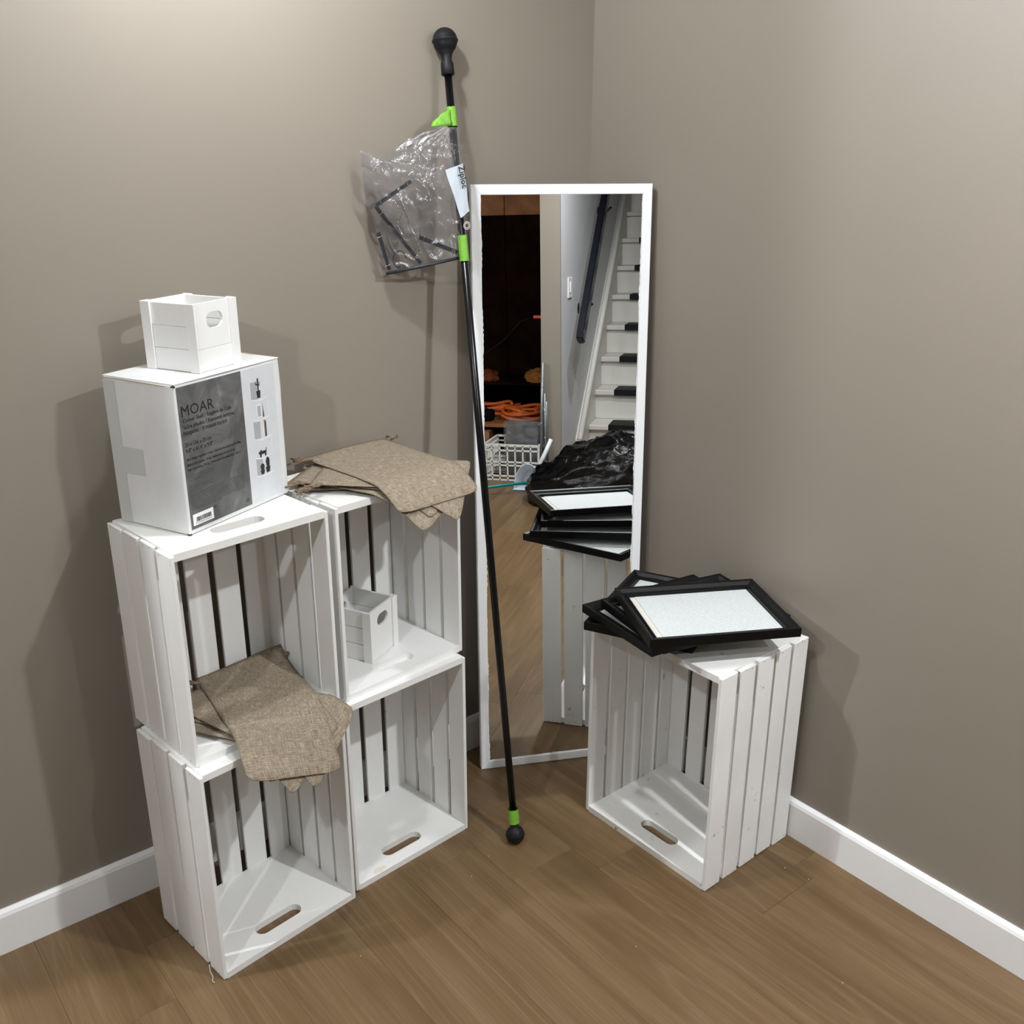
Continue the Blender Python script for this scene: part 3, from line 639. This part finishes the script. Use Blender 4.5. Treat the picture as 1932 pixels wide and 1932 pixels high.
poly('printed_plant_pot', [(0.2135, 0.0600), (0.2225, 0.0605), (0.2250, 0.0720), (0.2110, 0.0720)], M['picdark']); poly('printed_plant', [(0.2180 + 0.0055*math.cos(k*0.5) + 0.0010*(k % 2), 0.0810 + 0.0110*math.sin(k*0.5)) for k in range(13)], M['picdark'], 0.0006)
# packing tape on the left face (x = 0): strip up the back edge and a tab
obj('packing_tape', box(-0.0009, -0.0004, 0.1435, BDp+0.0005, 0.001, BH-0.006), M['packtape'], cb)
obj('packing_tape', box(-0.0010, -0.0005, 0.0930, 0.1440, 0.0995, 0.1490), M['packtape'], cb)

# ------------------------------------------------------------------ small handled crates
def mini_crate(label, x, y, z, ang, a=0.1150, b=0.1245, h=0.1225):
    t_ = thing('small_wooden_box', label, 'wooden box', (x, y, z), ang, 'small handled wooden boxes'); th, bt = 0.0055, 0.0042; m_ = M['mini']
    def B(nm, *c, bv=0.0005): return obj(nm, box(*c, bv), m_, t_)
    # planked sides at x = 0 and x = a
    ph = h/3
    for xx in (bt, a - bt - th):
        for i in range(3): B('plank', xx, xx+th, bt, b-bt, i*ph + 0.0006, (i+1)*ph - 0.0006)
    for xx0, xx1 in ((0.0, bt), (a-bt, a)):
        B('corner_batten', xx0, xx1, 0.0, 0.0215, 0, h+0.0006); B('corner_batten', xx0, xx1, b-0.0215, b, 0, h+0.0006)
    # ends with the hand hole at y = 0 and y = b
    for yy, mir_ in ((bt, False), (b-bt-th, True)):
        bm = prism([(bt+th, h*0.34), (a-bt-th, h*0.34), (a-bt-th, h), (bt+th, h)], 0, th, [stadium(a*0.49, h*0.735, 0.045, 0.029)], fn=lambda X, Y, Z, yy=yy: (X, yy+Z, Y))
        obj('handle_board', bm, m_, t_)
        B('plank', bt+th, a-bt-th, yy, yy+th, 0.0005, h*0.34 - 0.0006)
    B('corner_batten', a-0.020, a-bt, 0.0, bt, 0, h+0.0005); B('corner_batten', bt, 0.020, b-bt, b, 0, h+0.0005)
    B('base', bt+th, a-bt-th, bt+th, b-bt-th, 0.004, 0.0085)
    return t_
mini_crate('small white wooden box with hand holes on top of the carton', -1.1370, -0.2144, ZT+0.001+BH+0.0018, R(26.5))
mini_crate('small white wooden box with hand holes standing inside a crate', -0.8120, -0.2065, HR+0.0146, R(27.0))

# ------------------------------------------------------------------ picture frames on the right crate
def picture_frame(label, cx, cy, z, ang, tx=0.0, ty=0.0, L=0.335, Wd=0.255):
    t_ = thing('picture_frame', label, 'picture frame', (cx, cy, z), 0, 'black picture frames stacked on the worn crate'); t_.rotation_euler = (R(tx), R(ty), R(ang))
    prof = [(0, 0), (0, 0.0195), (0.0022, 0.0202), (0.0075, 0.0185), (0.0150, 0.0120), (0.0190, 0.0105), (0.0200, 0.0125), (0.0230, 0.0120), (0.0235, 0.0060), (0.0235, 0.0)]
    cor = [(-L/2, -Wd/2, 1, 1), (L/2, -Wd/2, -1, 1), (L/2, Wd/2, -1, -1), (-L/2, Wd/2, 1, -1)]
    for i in range(4):
        p, q = cor[i], cor[(i+1) % 4]; bm = bmesh.new()
        A_ = [bm.verts.new((p[0]+p[2]*d, p[1]+p[3]*d, hh)) for d, hh in prof]; B_ = [bm.verts.new((q[0]+q[2]*d, q[1]+q[3]*d, hh)) for d, hh in prof]
        for k in range(len(prof)): j = (k+1) % len(prof); bm.faces.new((A_[k], B_[k], B_[j], A_[j]))
        bm.faces.new(A_[::-1]); bm.faces.new(B_)
        obj('frame_rail', bm, M['blackframe'], t_)
    obj('mat_board', box(-L/2+0.02, L/2-0.02, -Wd/2+0.02, Wd/2-0.02, 0.0015, 0.0035), M['matboard'], t_)
    obj('foam_sheet', box(-L/2+0.041, L/2-0.0242, -Wd/2+0.0242, Wd/2-0.0242, 0.0036, 0.0052, 0.0004), M['foam'], t_)
    return t_
def corner_place(px, py, ang, L=0.335, Wd=0.255):
    """centre of a frame whose back left corner is at px,py"""
    c, s = math.cos(R(ang)), math.sin(R(ang)); return px + c*L/2 + s*Wd/2, py + s*L/2 - c*Wd/2
x_, y_ = corner_place(-0.4000, -0.4520, 25.0); picture_frame('bottom black picture frame lying directly on the worn crate', x_, y_, H2+0.0005, 25.0)
x_, y_ = corner_place(-0.3700, -0.4130, -7.2); picture_frame('second black picture frame from the bottom of the stack', x_, y_, H2+0.0212, -7.2)
x_, y_ = corner_place(-0.3470, -0.4500, -12.5); picture_frame('black picture frame just below the top one in the stack', x_, y_, H2+0.0420, -12.5)
picture_frame('top black picture frame of the stack, with white foam sheet showing', -0.2330, -0.6580, H2+0.0650, -27.5, 0.8, 0.8)

# ------------------------------------------------------------------ burlap drawstring bags
def sack(label, cx, cy, ang, L, Wd, zb_, lift, edge_p, edge_n, group, c=1.9, wave=0.004, curl=0.0, seed=0, cords=2, bulge=0.004):
    t_ = thing('drawstring_bag', label, 'cloth bag', (cx, cy, zb_), 0, group)
    ca, sa = math.cos(ang), math.sin(ang); nv, nu = 30, 20; ep, en = Vector(edge_p), Vector(edge_n).normalized()
    def surf(lx, ly, up_=0.0):
        x, y = cx + ca*lx - sa*ly, cy + sa*lx + ca*ly
        e = (Vector((x, y)) - ep).dot(en); dz = 0.0
        if e > 0:
            dz = -c*e**1.55; x -= en.x*e*0.10; y -= en.y*e*0.10
        z = lift + dz + wave*(noise.noise(Vector((x*7, y*7, 0.7))) + 0.6) * (1.0 if e < 0 else max(0.2, 1 - e*8))
        rel = lx/L + 0.5
        if curl and rel < 0.25: z += curl*(0.25-rel)**2*16*max(0, (ly/Wd + 0.5))
        return Vector((x - cx, y - cy, z + up_))
    bm = bmesh.new(); uvl = bm.loops.layers.uv.new('UVMap'); T, Bt, UV = [], [], {}
    for i in range(nv+1):
        v = i/nv; rt_, rb_ = [], []
        for j in range(nu+1):
            u = j/nu; lx = (v-0.5)*L; shrink = 1.0
            if v > 0.96: shrink = 1 - 0.05*((v-0.96)/0.04)**2
            if 0.05 < v < 0.13: shrink = 1 - 0.02*math.sin((v-0.05)/0.08*math.pi)
            ly = (u-0.5)*Wd*shrink; lx2 = lx - (0.005*(abs(u-0.5)*2)**8 if v > 0.97 else 0)
            em = min(1.0, 5*min(u, 1-u, v*1.6 + 0.05, (1-v)*1.6)); th = 0.0012 + bulge*em*0.5
            if 0.06 < v < 0.10: th += 0.0008
            a = bm.verts.new(surf(lx2, ly, th)); b = bm.verts.new(surf(lx2, ly, 0.0)); UV[a] = UV[b] = (u*Wd, v*L); rt_.append(a); rb_.append(b)
        T.append(rt_); Bt.append(rb_)
    for i in range(nv):
        for j in range(nu):
            bm.faces.new((T[i][j], T[i][j+1], T[i+1][j+1], T[i+1][j])); bm.faces.new((Bt[i][j], Bt[i+1][j], Bt[i+1][j+1], Bt[i][j+1]))
    for i in range(nv):
        bm.faces.new((T[i][0], T[i+1][0], Bt[i+1][0], Bt[i][0])); bm.faces.new((T[i][nu], Bt[i][nu], Bt[i+1][nu], T[i+1][nu]))
    for j in range(nu):
        bm.faces.new((T[0][j], Bt[0][j], Bt[0][j+1], T[0][j+1])); bm.faces.new((T[nv][j], T[nv][j+1], Bt[nv][j+1], Bt[nv][j]))
    for f in bm.faces:
        for l in f.loops: l[uvl].uv = UV[l.vert]
    obj('cloth', bm, M['burlap'], t_, True)
    rg_ = random.Random(seed)
    for side in ((-1, 1) if cords == 2 else (cords,)):
        base = surf(-0.42*L, side*Wd/2, 0.002)
        out = Vector((ca*0 - sa*side, sa*0 + ca*side, 0)); bk = Vector((-ca, -sa, 0))
        for k in range(3):
            o1 = out*(0.006 + 0.003*k) + bk*rg_.uniform(-0.004, 0.010); o2 = out*rg_.uniform(0.014, 0.026) + bk*rg_.uniform(-0.006, 0.026)
            o3 = out*rg_.uniform(0.006, 0.034) + bk*rg_.uniform(0.010, 0.048) + Vector((0, 0, rg_.uniform(-0.002, 0.004)))
            obj('drawstring', tube([base - out*0.004, base + o1 + Vector((0, 0, 0.004)), base + o2 + Vector((0, 0, 0.003)), base + o3], 0.0022, 6), M['cord'], t_, True)
        bm = bmesh.new(); bmesh.ops.create_icosphere(bm, subdivisions=2, radius=0.0052, matrix=Matrix.Translation(base + out*0.012 + bk*0.004 + Vector((0, 0, 0.003))) @ Matrix.Diagonal((1.3, 0.9, 0.8, 1)))
        obj('knot', bm, M['cord'], t_, True)
    return t_
G1, G2 = 'burlap bags piled on the crate top', 'burlap bags piled inside the crate'
e1, n1 = (-0.764, -0.274), (math.sin(0.1152), -math.cos(0.1152))
zt1 = HR + HRT
sk = [(-0.770, -0.172, R(-32), 0.300, 0.185, 0.0025, 'lowest burlap drawstring bag on the crate top, only its left edge showing'),
      (-0.777, -0.228, R(-62), 0.305, 0.170, 0.0075, 'burlap drawstring bag whose pointed corner hangs lowest below the crate-top pile'),
      (-0.770, -0.198, R(-52), 0.320, 0.195, 0.0125, 'burlap drawstring bag third up from the bottom of the crate-top fan'),
      (-0.748, -0.226, R(-41), 0.315, 0.190, 0.0175, 'burlap drawstring bag of the crate-top pile whose corner points at the mirror'),
      (-0.731, -0.190, R(-84), 0.345, 0.215, 0.0225, 'topmost burlap drawstring bag on the crate next to the carton')]
for i, (x, y, a, L, Wd, lf, lb) in enumerate(sk):
    sack(lb, x, y, a, L, Wd, zt1, lf, e1, n1, G1, c=1.7, wave=0.006, seed=20+i, cords=(2 if i > 2 else -1), curl=0.0)
e2, n2 = (-1.108, -0.3155), (math.sin(0.1152), -math.cos(0.1152))
zt2 = HL + 0.0146
sk = [(-1.120, -0.245, R(-48), 0.29, 0.165, 0.0025, 'lowest burlap drawstring bag lying inside the left crate'),
      (-1.128, -0.268, R(-60), 0.31, 0.170, 0.0075, 'burlap drawstring bag whose corner hangs lowest over the left crate front edge'),
      (-1.090, -0.276, R(-56), 0.30, 0.170, 0.0125, 'burlap drawstring bag poking out right under the top one in the left crate'),
      (-1.115, -0.258, R(-74), 0.30, 0.185, 0.0175, 'burlap drawstring bag just under the top one inside the left crate'),
      (-1.090, -0.258, R(-96), 0.342, 0.190, 0.0225, 'topmost burlap drawstring bag draped inside the left crate')]
for i, (x, y, a, L, Wd, lf, lb) in enumerate(sk):
    sack(lb, x, y, a, L, Wd, zt2, lf, e2, n2, G2, c=2.4, wave=0.006, seed=40+i, cords=(2 if i == 4 else 1), curl=(0.03 if i == 4 else 0))

# ------------------------------------------------------------------ what the mirror shows: staircase
stc = thing('staircase', 'white painted stairs with black treads seen in the mirror', 'stairs', (-0.46, -4.0, 0))
so = Vector(stc.location); RISE, RUN, Y0, Z0 = 0.1973, 0.2289, -4.1696, 0.2046
for i in range(13):
    y, z = Y0 - RUN*i, Z0 + RISE*i
    tr = obj('tread', box(-0.885-so.x, 0.0-so.x-0.0005, y-RUN-0.03-so.y, y-so.y, z-0.034, z, 0.006, seg=2), M['stair'], stc)
    obj('riser', box(-0.885-so.x, 0.0-so.x-0.0005, y-0.05-so.y, y-0.032-so.y, z-RISE+0.0005, z-0.034), M['stair'], stc)
    obj('tread_pad', box(-0.755-so.x, -0.13-so.x, y-RUN+0.03-so.y, y+0.003-so.y, z-0.036, z+0.004, 0.003), M['treadpad'], stc)
bm = bmesh.new(); prof = [(0.0, -0.16), (0.0, 0.13), (0.006, 0.145), (0.0, 0.145)]
sk_ = [(-3.90, 0.0), (-3.90, 0.09), (-6.95, 2.72), (-6.95, 2.44)]
f = [bm.verts.new((-0.8855-so.x, p[0]-so.y, p[1])) for p in ((-3.90, 0.0), (-3.90, 0.155), (-6.9, 2.74), (-6.9, 2.30), (-4.28, 0.0))]; b = [bm.verts.new((-0.9195-so.x, v.co.y, v.co.z)) for v in f]
bm.faces.new(f); bm.faces.new(b[::-1])
for i in range(5): j = (i+1) % 5; bm.faces.new((f[i], b[i], b[j], f[j]))
obj('skirt_board', bm, M['stair'], stc)
obj('skirt_moulding', tube([(-0.893-so.x, -3.90-so.y, 0.155), (-0.893-so.x, -6.9-so.y, 2.745)], 0.020, 8), M['stair'], stc, True)
hr = thing('handrail', 'dark navy handrail on the stair wall seen in the mirror', 'handrail', (-0.83, -3.6, 0.85)); ho = Vector(hr.location)
d = Vector((0, -4.4803+3.6249, 1.674-0.8461)).normalized(); nrm = Vector((0, -d.z, d.y)).normalized()
def rect_sweep(pts, w_, h_):
    bm = bmesh.new(); rings = []
    for i, p in enumerate(pts):
        p = Vector(p); dd = (Vector(pts[min(i+1, len(pts)-1)]) - Vector(pts[max(i-1, 0)])).normalized(); nn = Vector((0, -dd.z, dd.y)); 
        rings.append([bm.verts.new(p + Vector((sx*w_/2, 0, 0)) + nn*sz*h_/2) for sx, sz in ((-1, -1), (1, -1), (1, 1), (-1, 1))])
    for a, b in zip(rings, rings[1:]):
        for k in range(4): bm.faces.new((a[k], a[(k+1) % 4], b[(k+1) % 4], b[k]))
    bm.faces.new(rings[0]); bm.faces.new(rings[-1][::-1])
    bmesh.ops.bevel(bm, geom=bm.edges[:], offset=0.008, segments=2, affect='EDGES', clamp_overlap=True); return bm
s0 = Vector((-0.83, -3.625, 0.86)) - ho
obj('rail', rect_sweep([s0 + Vector((0, 0.035, -0.055)), s0 + Vector((0, 0.012, -0.015)), s0 + d*0.06, s0 + d*3.3], 0.045, 0.078), M['navyrail'], hr)
for (y, z) in ((-3.9936, 0.9689), (-4.6853, 1.5593), (-5.6, 2.42)):
    rs = obj('bracket', tube([Vector((-0.905, y, z))-ho, Vector((-0.86, y, z+0.005))-ho, Vector((-0.83, y, z+0.03))-ho], 0.008, 8), M['navyrail'], hr, True)
    obj('rosette', lathe([(0.0, 0.006), (0.03, 0.004), (0.034, 0.0), (0.0, 0.0)], Vector((-0.92, y, z))-ho, (1, 0, 0), 20), M['navyrail'], rs, True)
sw_ = thing('light_switch', 'white light switch on the stair wall seen in the mirror', 'switch', (-0.92, -3.71, 1.05))
obj('plate', box(0.0, 0.007, -0.058, 0.058, 0.0, 0.118, 0.002), M['switch'], sw_); obj('paddle', box(0.007, 0.011, -0.016, 0.016, 0.03, 0.09, 0.001), M['switch'], sw_)

# trash bag
tb_ = thing('trash_bag', 'full glossy black trash bag on the floor seen in the mirror', 'trash bag', (-0.60, -3.00, 0))
bm = bmesh.new(); bmesh.ops.create_uvsphere(bm, u_segments=96, v_segments=56, radius=1.0)
for v in bm.verts:
    p = v.co.copy(); sgn = lambda q, e: math.copysign(abs(q)**e, q)
    x = sgn(p.x, 0.8)*0.41; y = sgn(p.y, 0.8)*0.27; top = max(0.0, p.z)
    tilt = 0.37 + 0.10*max(-1, min(1, x/0.33))
    z = max(p.z, -0.25); z = (z + 0.25)/1.25
    z = z**0.85*tilt
    rd = (1 - min(1, abs(noise.noise(Vector((p.x*2.6, p.y*2.6 + 4, p.z*2.6))))*2.6))**1.5
    rd2 = (1 - min(1, abs(noise.noise(Vector((p.x*5.7 + 8, p.y*5.7, p.z*5.7))))*2.4))**1.5
    k = 1 + 0.045*(rd - 0.5) + 0.025*(rd2 - 0.5)
    v.co = Vector((x*k, y*k, max(0.0, z*(0.95 + 0.10*(rd-0.5) + 0.045*(rd2-0.5)))))
obj('bag_body', bm, M['trash'], tb_, True)
# neck tie tuft
obj('tied_neck', tube([(0.30, -0.05, 0.42), (0.33, -0.06, 0.47), (0.38, -0.08, 0.50)], [0.05, 0.02, 0.045], 12), M['trash'], tb_, True)

# milk crate with wrapped panels
mk = thing('plastic_grid_crate', 'off-white plastic grid crate seen in the mirror', 'crate', (-1.20, -3.50, 0)); 
def grid_side(a, b, h, n):
    a, b = Vector(a), Vector(b); bm = bmesh.new(); L_ = (b-a).length; dx = (b-a)/L_; ny = Vector((-dx.y, dx.x, 0))
    def bar3(p, q, wd):
        d_ = (q-p); l_ = d_.length; d_.normalize(); s_ = d_.cross(ny).normalized(); vv = []
        for e in (p, q):
            vv.append([bm.verts.new(e + s_*sx*wd/2 + ny*sy*0.006) for sx, sy in ((-1, -1), (1, -1), (1, 1), (-1, 1))])
        for k in range(4): bm.faces.new((vv[0][k], vv[0][(k+1) % 4], vv[1][(k+1) % 4], vv[1][k]))
        bm.faces.new(vv[0]); bm.faces.new(vv[1][::-1])
    for i in range(n+1): bar3(a + dx*L_*i/n, a + dx*L_*i/n + Vector((0, 0, h)), 0.008)
    for z in (0.006, 0.03, 0.095, 0.115, 0.185, h): bar3(a + Vector((0, 0, z)), b + Vector((0, 0, z)), 0.008 if z < h else 0.013)
    return bm
cx0, cx1, cy0, cy1, ch_ = -0.165, 0.165, 0.14, -0.16, 0.215
for a, b in (((cx0, cy0, 0), (cx1, cy0, 0)), ((cx1, cy0, 0), (cx1, cy1, 0)), ((cx1, cy1, 0), (cx0, cy1, 0)), ((cx0, cy1, 0), (cx0, cy0, 0))):
    obj('grid_side', grid_side(a, b, ch_, 7), M['milkwhite'], mk)
obj('grid_base', grid_side((cx0, 0, 0.004), (cx1, 0, 0.004), 0.01, 7), M['milkwhite'], mk)
for i, (yy, zz, lab_) in enumerate(((-3.47, 0.33, 'grey flat pack in clear crinkled wrap, front one in the grid crate'), (-3.53, 0.345, 'grey flat pack in clear wrap, rear one in the grid crate'))):
    gp = thing('wrapped_panel', lab_, 'wrapped panel', (-1.165, yy, 0.012))
    b_ = box(-0.10, 0.10, -0.012, 0.012, 0.0, zz-0.03, 0.002); [setattr(v, 'co', Vector((v.co.x, v.co.y - v.co.z*0.10, v.co.z))) for v in b_.verts]; obj('panel', b_, M['greypack'], gp)
    rows = []
    for r_ in range(16):
        row = []
        for c_ in range(16):
            p = Vector((-0.112 + 0.224*c_/15, 0.018 - (r_/15*zz)*0.10, r_/15*(zz-0.004))); p.y += 0.006*noise.noise(p*45 + Vector((i, 0, 0))) ; p.z += 0.008*noise.noise(p*30) if r_ == 15 else 0; row.append(p)
        rows.append(row)
    sheet(rows, M['film2'], 'wrap', gp)

# dustpan
dp = thing('dustpan', 'white plastic hooded dustpan with blue lip seen in the mirror', 'dustpan', (-1.05, -3.2, 0))
n = 14; rows = []
for i in range(7):
    f = i/6; rows.append([Vector((0.085*(1-0.25*f)*math.cos(math.pi*k/n), 0.045 - 0.12*f, 0.006 + 0.155*(0.97-0.35*f)*math.sin(math.pi*k/n))) for k in range(n+1)])
sheet(rows, M['dustpan'], 'hood', dp, 0.003)
obj('pan', prism([(-0.088, 0.06), (0.088, 0.06), (0.066, -0.078), (-0.066, -0.078)], 0.0, 0.006), M['dustpan'], dp)
obj('back_wall', prism([(0.064*math.cos(math.pi*k/n), 0.006+0.098*math.sin(math.pi*k/n)) for k in range(n+1)], -0.078, -0.073, fn=lambda X, Y, Z: (X, Z, Y)), M['dustpan'], dp)
obj('lip', box(-0.088, 0.088, 0.058, 0.066, 0.0, 0.005, 0.001), M['bluelip'], dp)
obj('handle', tube([(0.03, -0.07, 0.10), (0.07, -0.09, 0.19), (0.10, -0.12, 0.27)], [0.016, 0.013, 0.012], 10), M['dustpan'], dp, True)
tag(obj('teal_stick', tube([(-1.76, -2.74, 0.02), (-1.241, -3.0, 0.048), (-0.97, -3.128, 0.066)], 0.0085, 12), M['teal'], None, True), 'thin teal tube lying across the floor seen in the mirror', 'stick')

# stepladder leaning at the storage opening
la = thing('stepladder', 'folded grey metal stepladder standing beside the storage opening', 'ladder', (-1.020, -3.40, 0))
for (x0, y0, x1, y1, h) in ((-0.006, 0.024, 0.004, 0.0, 0.70), (0.026, 0.012, 0.010, -0.018, 0.52), (-0.006, -0.030, 0.004, -0.022, 0.70), (0.022, -0.030, 0.016, -0.034, 0.47)):
    tb2 = obj('leg', tube([(x0, y0, 0.0), ((x0+x1)/2, (y0+y1)/2, h/2), (x1, y1, h)], 0.009, 12), M['laddergrey'], la, True)
    for s in (0.12, 0.5, 0.8): obj('rivet', lathe([(0.0, 0.003), (0.005, 0.0015), (0.006, 0.0)], (x0 + (x1-x0)*s - 0.002, y0 + (y1-y0)*s + 0.0085, h*s), (0, 1, 0), 10), M['chrome'], tb2, True)
for z in (0.2, 0.42): obj('step', box(-0.012, 0.012, -0.02, 0.012, z, z+0.02, 0.003), M['laddergrey'], la)

# storage clutter
def cable(lab, c0, rx, ry, z, turns, seed, rr=0.011):
    rg_ = random.Random(seed); pts = []
    for k in range(turns*20+1):
        a = 2*math.pi*k/20; f = k/(turns*20); wob = 1 + 0.12*math.sin(a*0.37 + seed)
        pts.append((rx*wob*math.cos(a) + 0.02*math.sin(a*1.7), ry*wob*math.sin(a), 0.026 + 0.018*turns*f*0.6 + 0.012*math.sin(a*2.3+seed)))
    t_ = thing('cable_coil', lab, 'cable', (*c0, z)); obj('cable', tube(pts, rr, 8), M['orange'], t_, True); return t_
sh = thing('storage_bench', 'low dark wooden bench in the storage room seen in the mirror', 'bench', (-1.62, -4.35, 0))
obj('top', box(-0.55, 0.42, -0.35, 0.3, 0.19, 0.215, 0.003), M['orangewood'], sh)
for sx in (-0.5, 0.36):
    for sy in (-0.3, 0.24): obj('leg', box(sx, sx+0.05, sy, sy+0.05, 0.0, 0.19), M['darkwood'], sh)
cable('coil of thick orange cable on the right of the storage bench', (-1.33, -4.22), 0.13, 0.11, 0.216, 5, 1)
cable('coil of thick orange cable on the left of the storage bench', (-1.60, -4.42), 0.17, 0.10, 0.216, 4, 2)
wb = thing('wooden_box', 'small reddish wooden box with a round hole seen in the mirror', 'box', (-1.60, -4.02, 0.0))
obj('body', prism([(-0.10, 0.0), (0.075, 0.0), (0.075, 0.165), (-0.10, 0.165)], 0.0, -0.02, [[(0.012 + 0.014*math.cos(2*math.pi*k/14), 0.125 + 0.014*math.sin(2*math.pi*k/14)) for k in range(14)]], fn=lambda X, Y, Z: (X, Z, Y)), M['boxwood'], wb)
obj('body_side', box(-0.10, 0.075, -0.14, -0.0205, 0.0, 0.165), M['boxwood'], wb)
tbg = thing('tool_bag', 'black cloth tool bag on the storage bench seen in the mirror', 'bag', (-1.60, -4.16, 0.216))
bm = box(-0.10, 0.07, -0.05, 0.05, 0, 0.075, 0.02, seg=3); obj('body', bm, M['blackcloth'], tbg, True); obj('handle', tube([(-0.05, 0, 0.07), (-0.03, 0, 0.10), (0.01, 0, 0.10), (0.03, 0, 0.07)], 0.006, 8), M['blackcloth'], tbg, True)
sh2 = thing('storage_shelf', 'dark shelf board at the back of the storage room', 'shelf', (-1.6, -4.75, 0)); obj('board', box(-0.7, 0.5, -0.25, 0.2, 0.40, 0.42, 0.002), M['darkwood'], sh2)
for sx in (-0.68, 0.46): obj('support', box(sx, sx+0.03, -0.2, 0.15, 0.0, 0.40), M['darkwood'], sh2)
def lump(name, lab, cat, x, y, z, sx, sy, sz, mat, seed):
    bm = bmesh.new(); bmesh.ops.create_icosphere(bm, subdivisions=4, radius=1)
    for v in bm.verts:
        p = v.co.copy(); k = 1 + 0.35*noise.noise(p*1.8 + Vector((seed, 0, 0))) + 0.15*noise.noise(p*5); v.co = Vector((p.x*k*sx, p.y*k*sy, max(0, (p.z*k + 0.5)*sz)))
    t_ = thing(name, lab, cat, (x, y, z)); obj('cloth', bm, mat, t_, True)
lump('cloth_bundle', 'amber cloth bundle on the storage shelf seen in the mirror', 'cloth', -1.33, -4.62, 0.42, 0.09, 0.08, 0.06, M['yellow'], 1)
lump('cloth_bundle', 'dull red cloth heap on the storage shelf seen in the mirror', 'cloth', -1.72, -4.62, 0.42, 0.10, 0.08, 0.055, M['rust'], 5)
tg = thing('cable_tag', 'bright red tag on a thin hanging cord in the storage room', 'tag', (-1.228, -4.2, 0.90)); obj('tag_strip', box(-0.03, 0.03, -0.001, 0.001, -0.008, 0.010), M['redtag'], tg)
obj('thin_cord', tube([(-0.03, 0, 0.0), (-0.12, 0, -0.03), (-0.22, 0, -0.14), (-0.36, 0, -0.24), (-0.6, 0, -0.28)], 0.0012, 6), M['darkmetal'], tg, True)
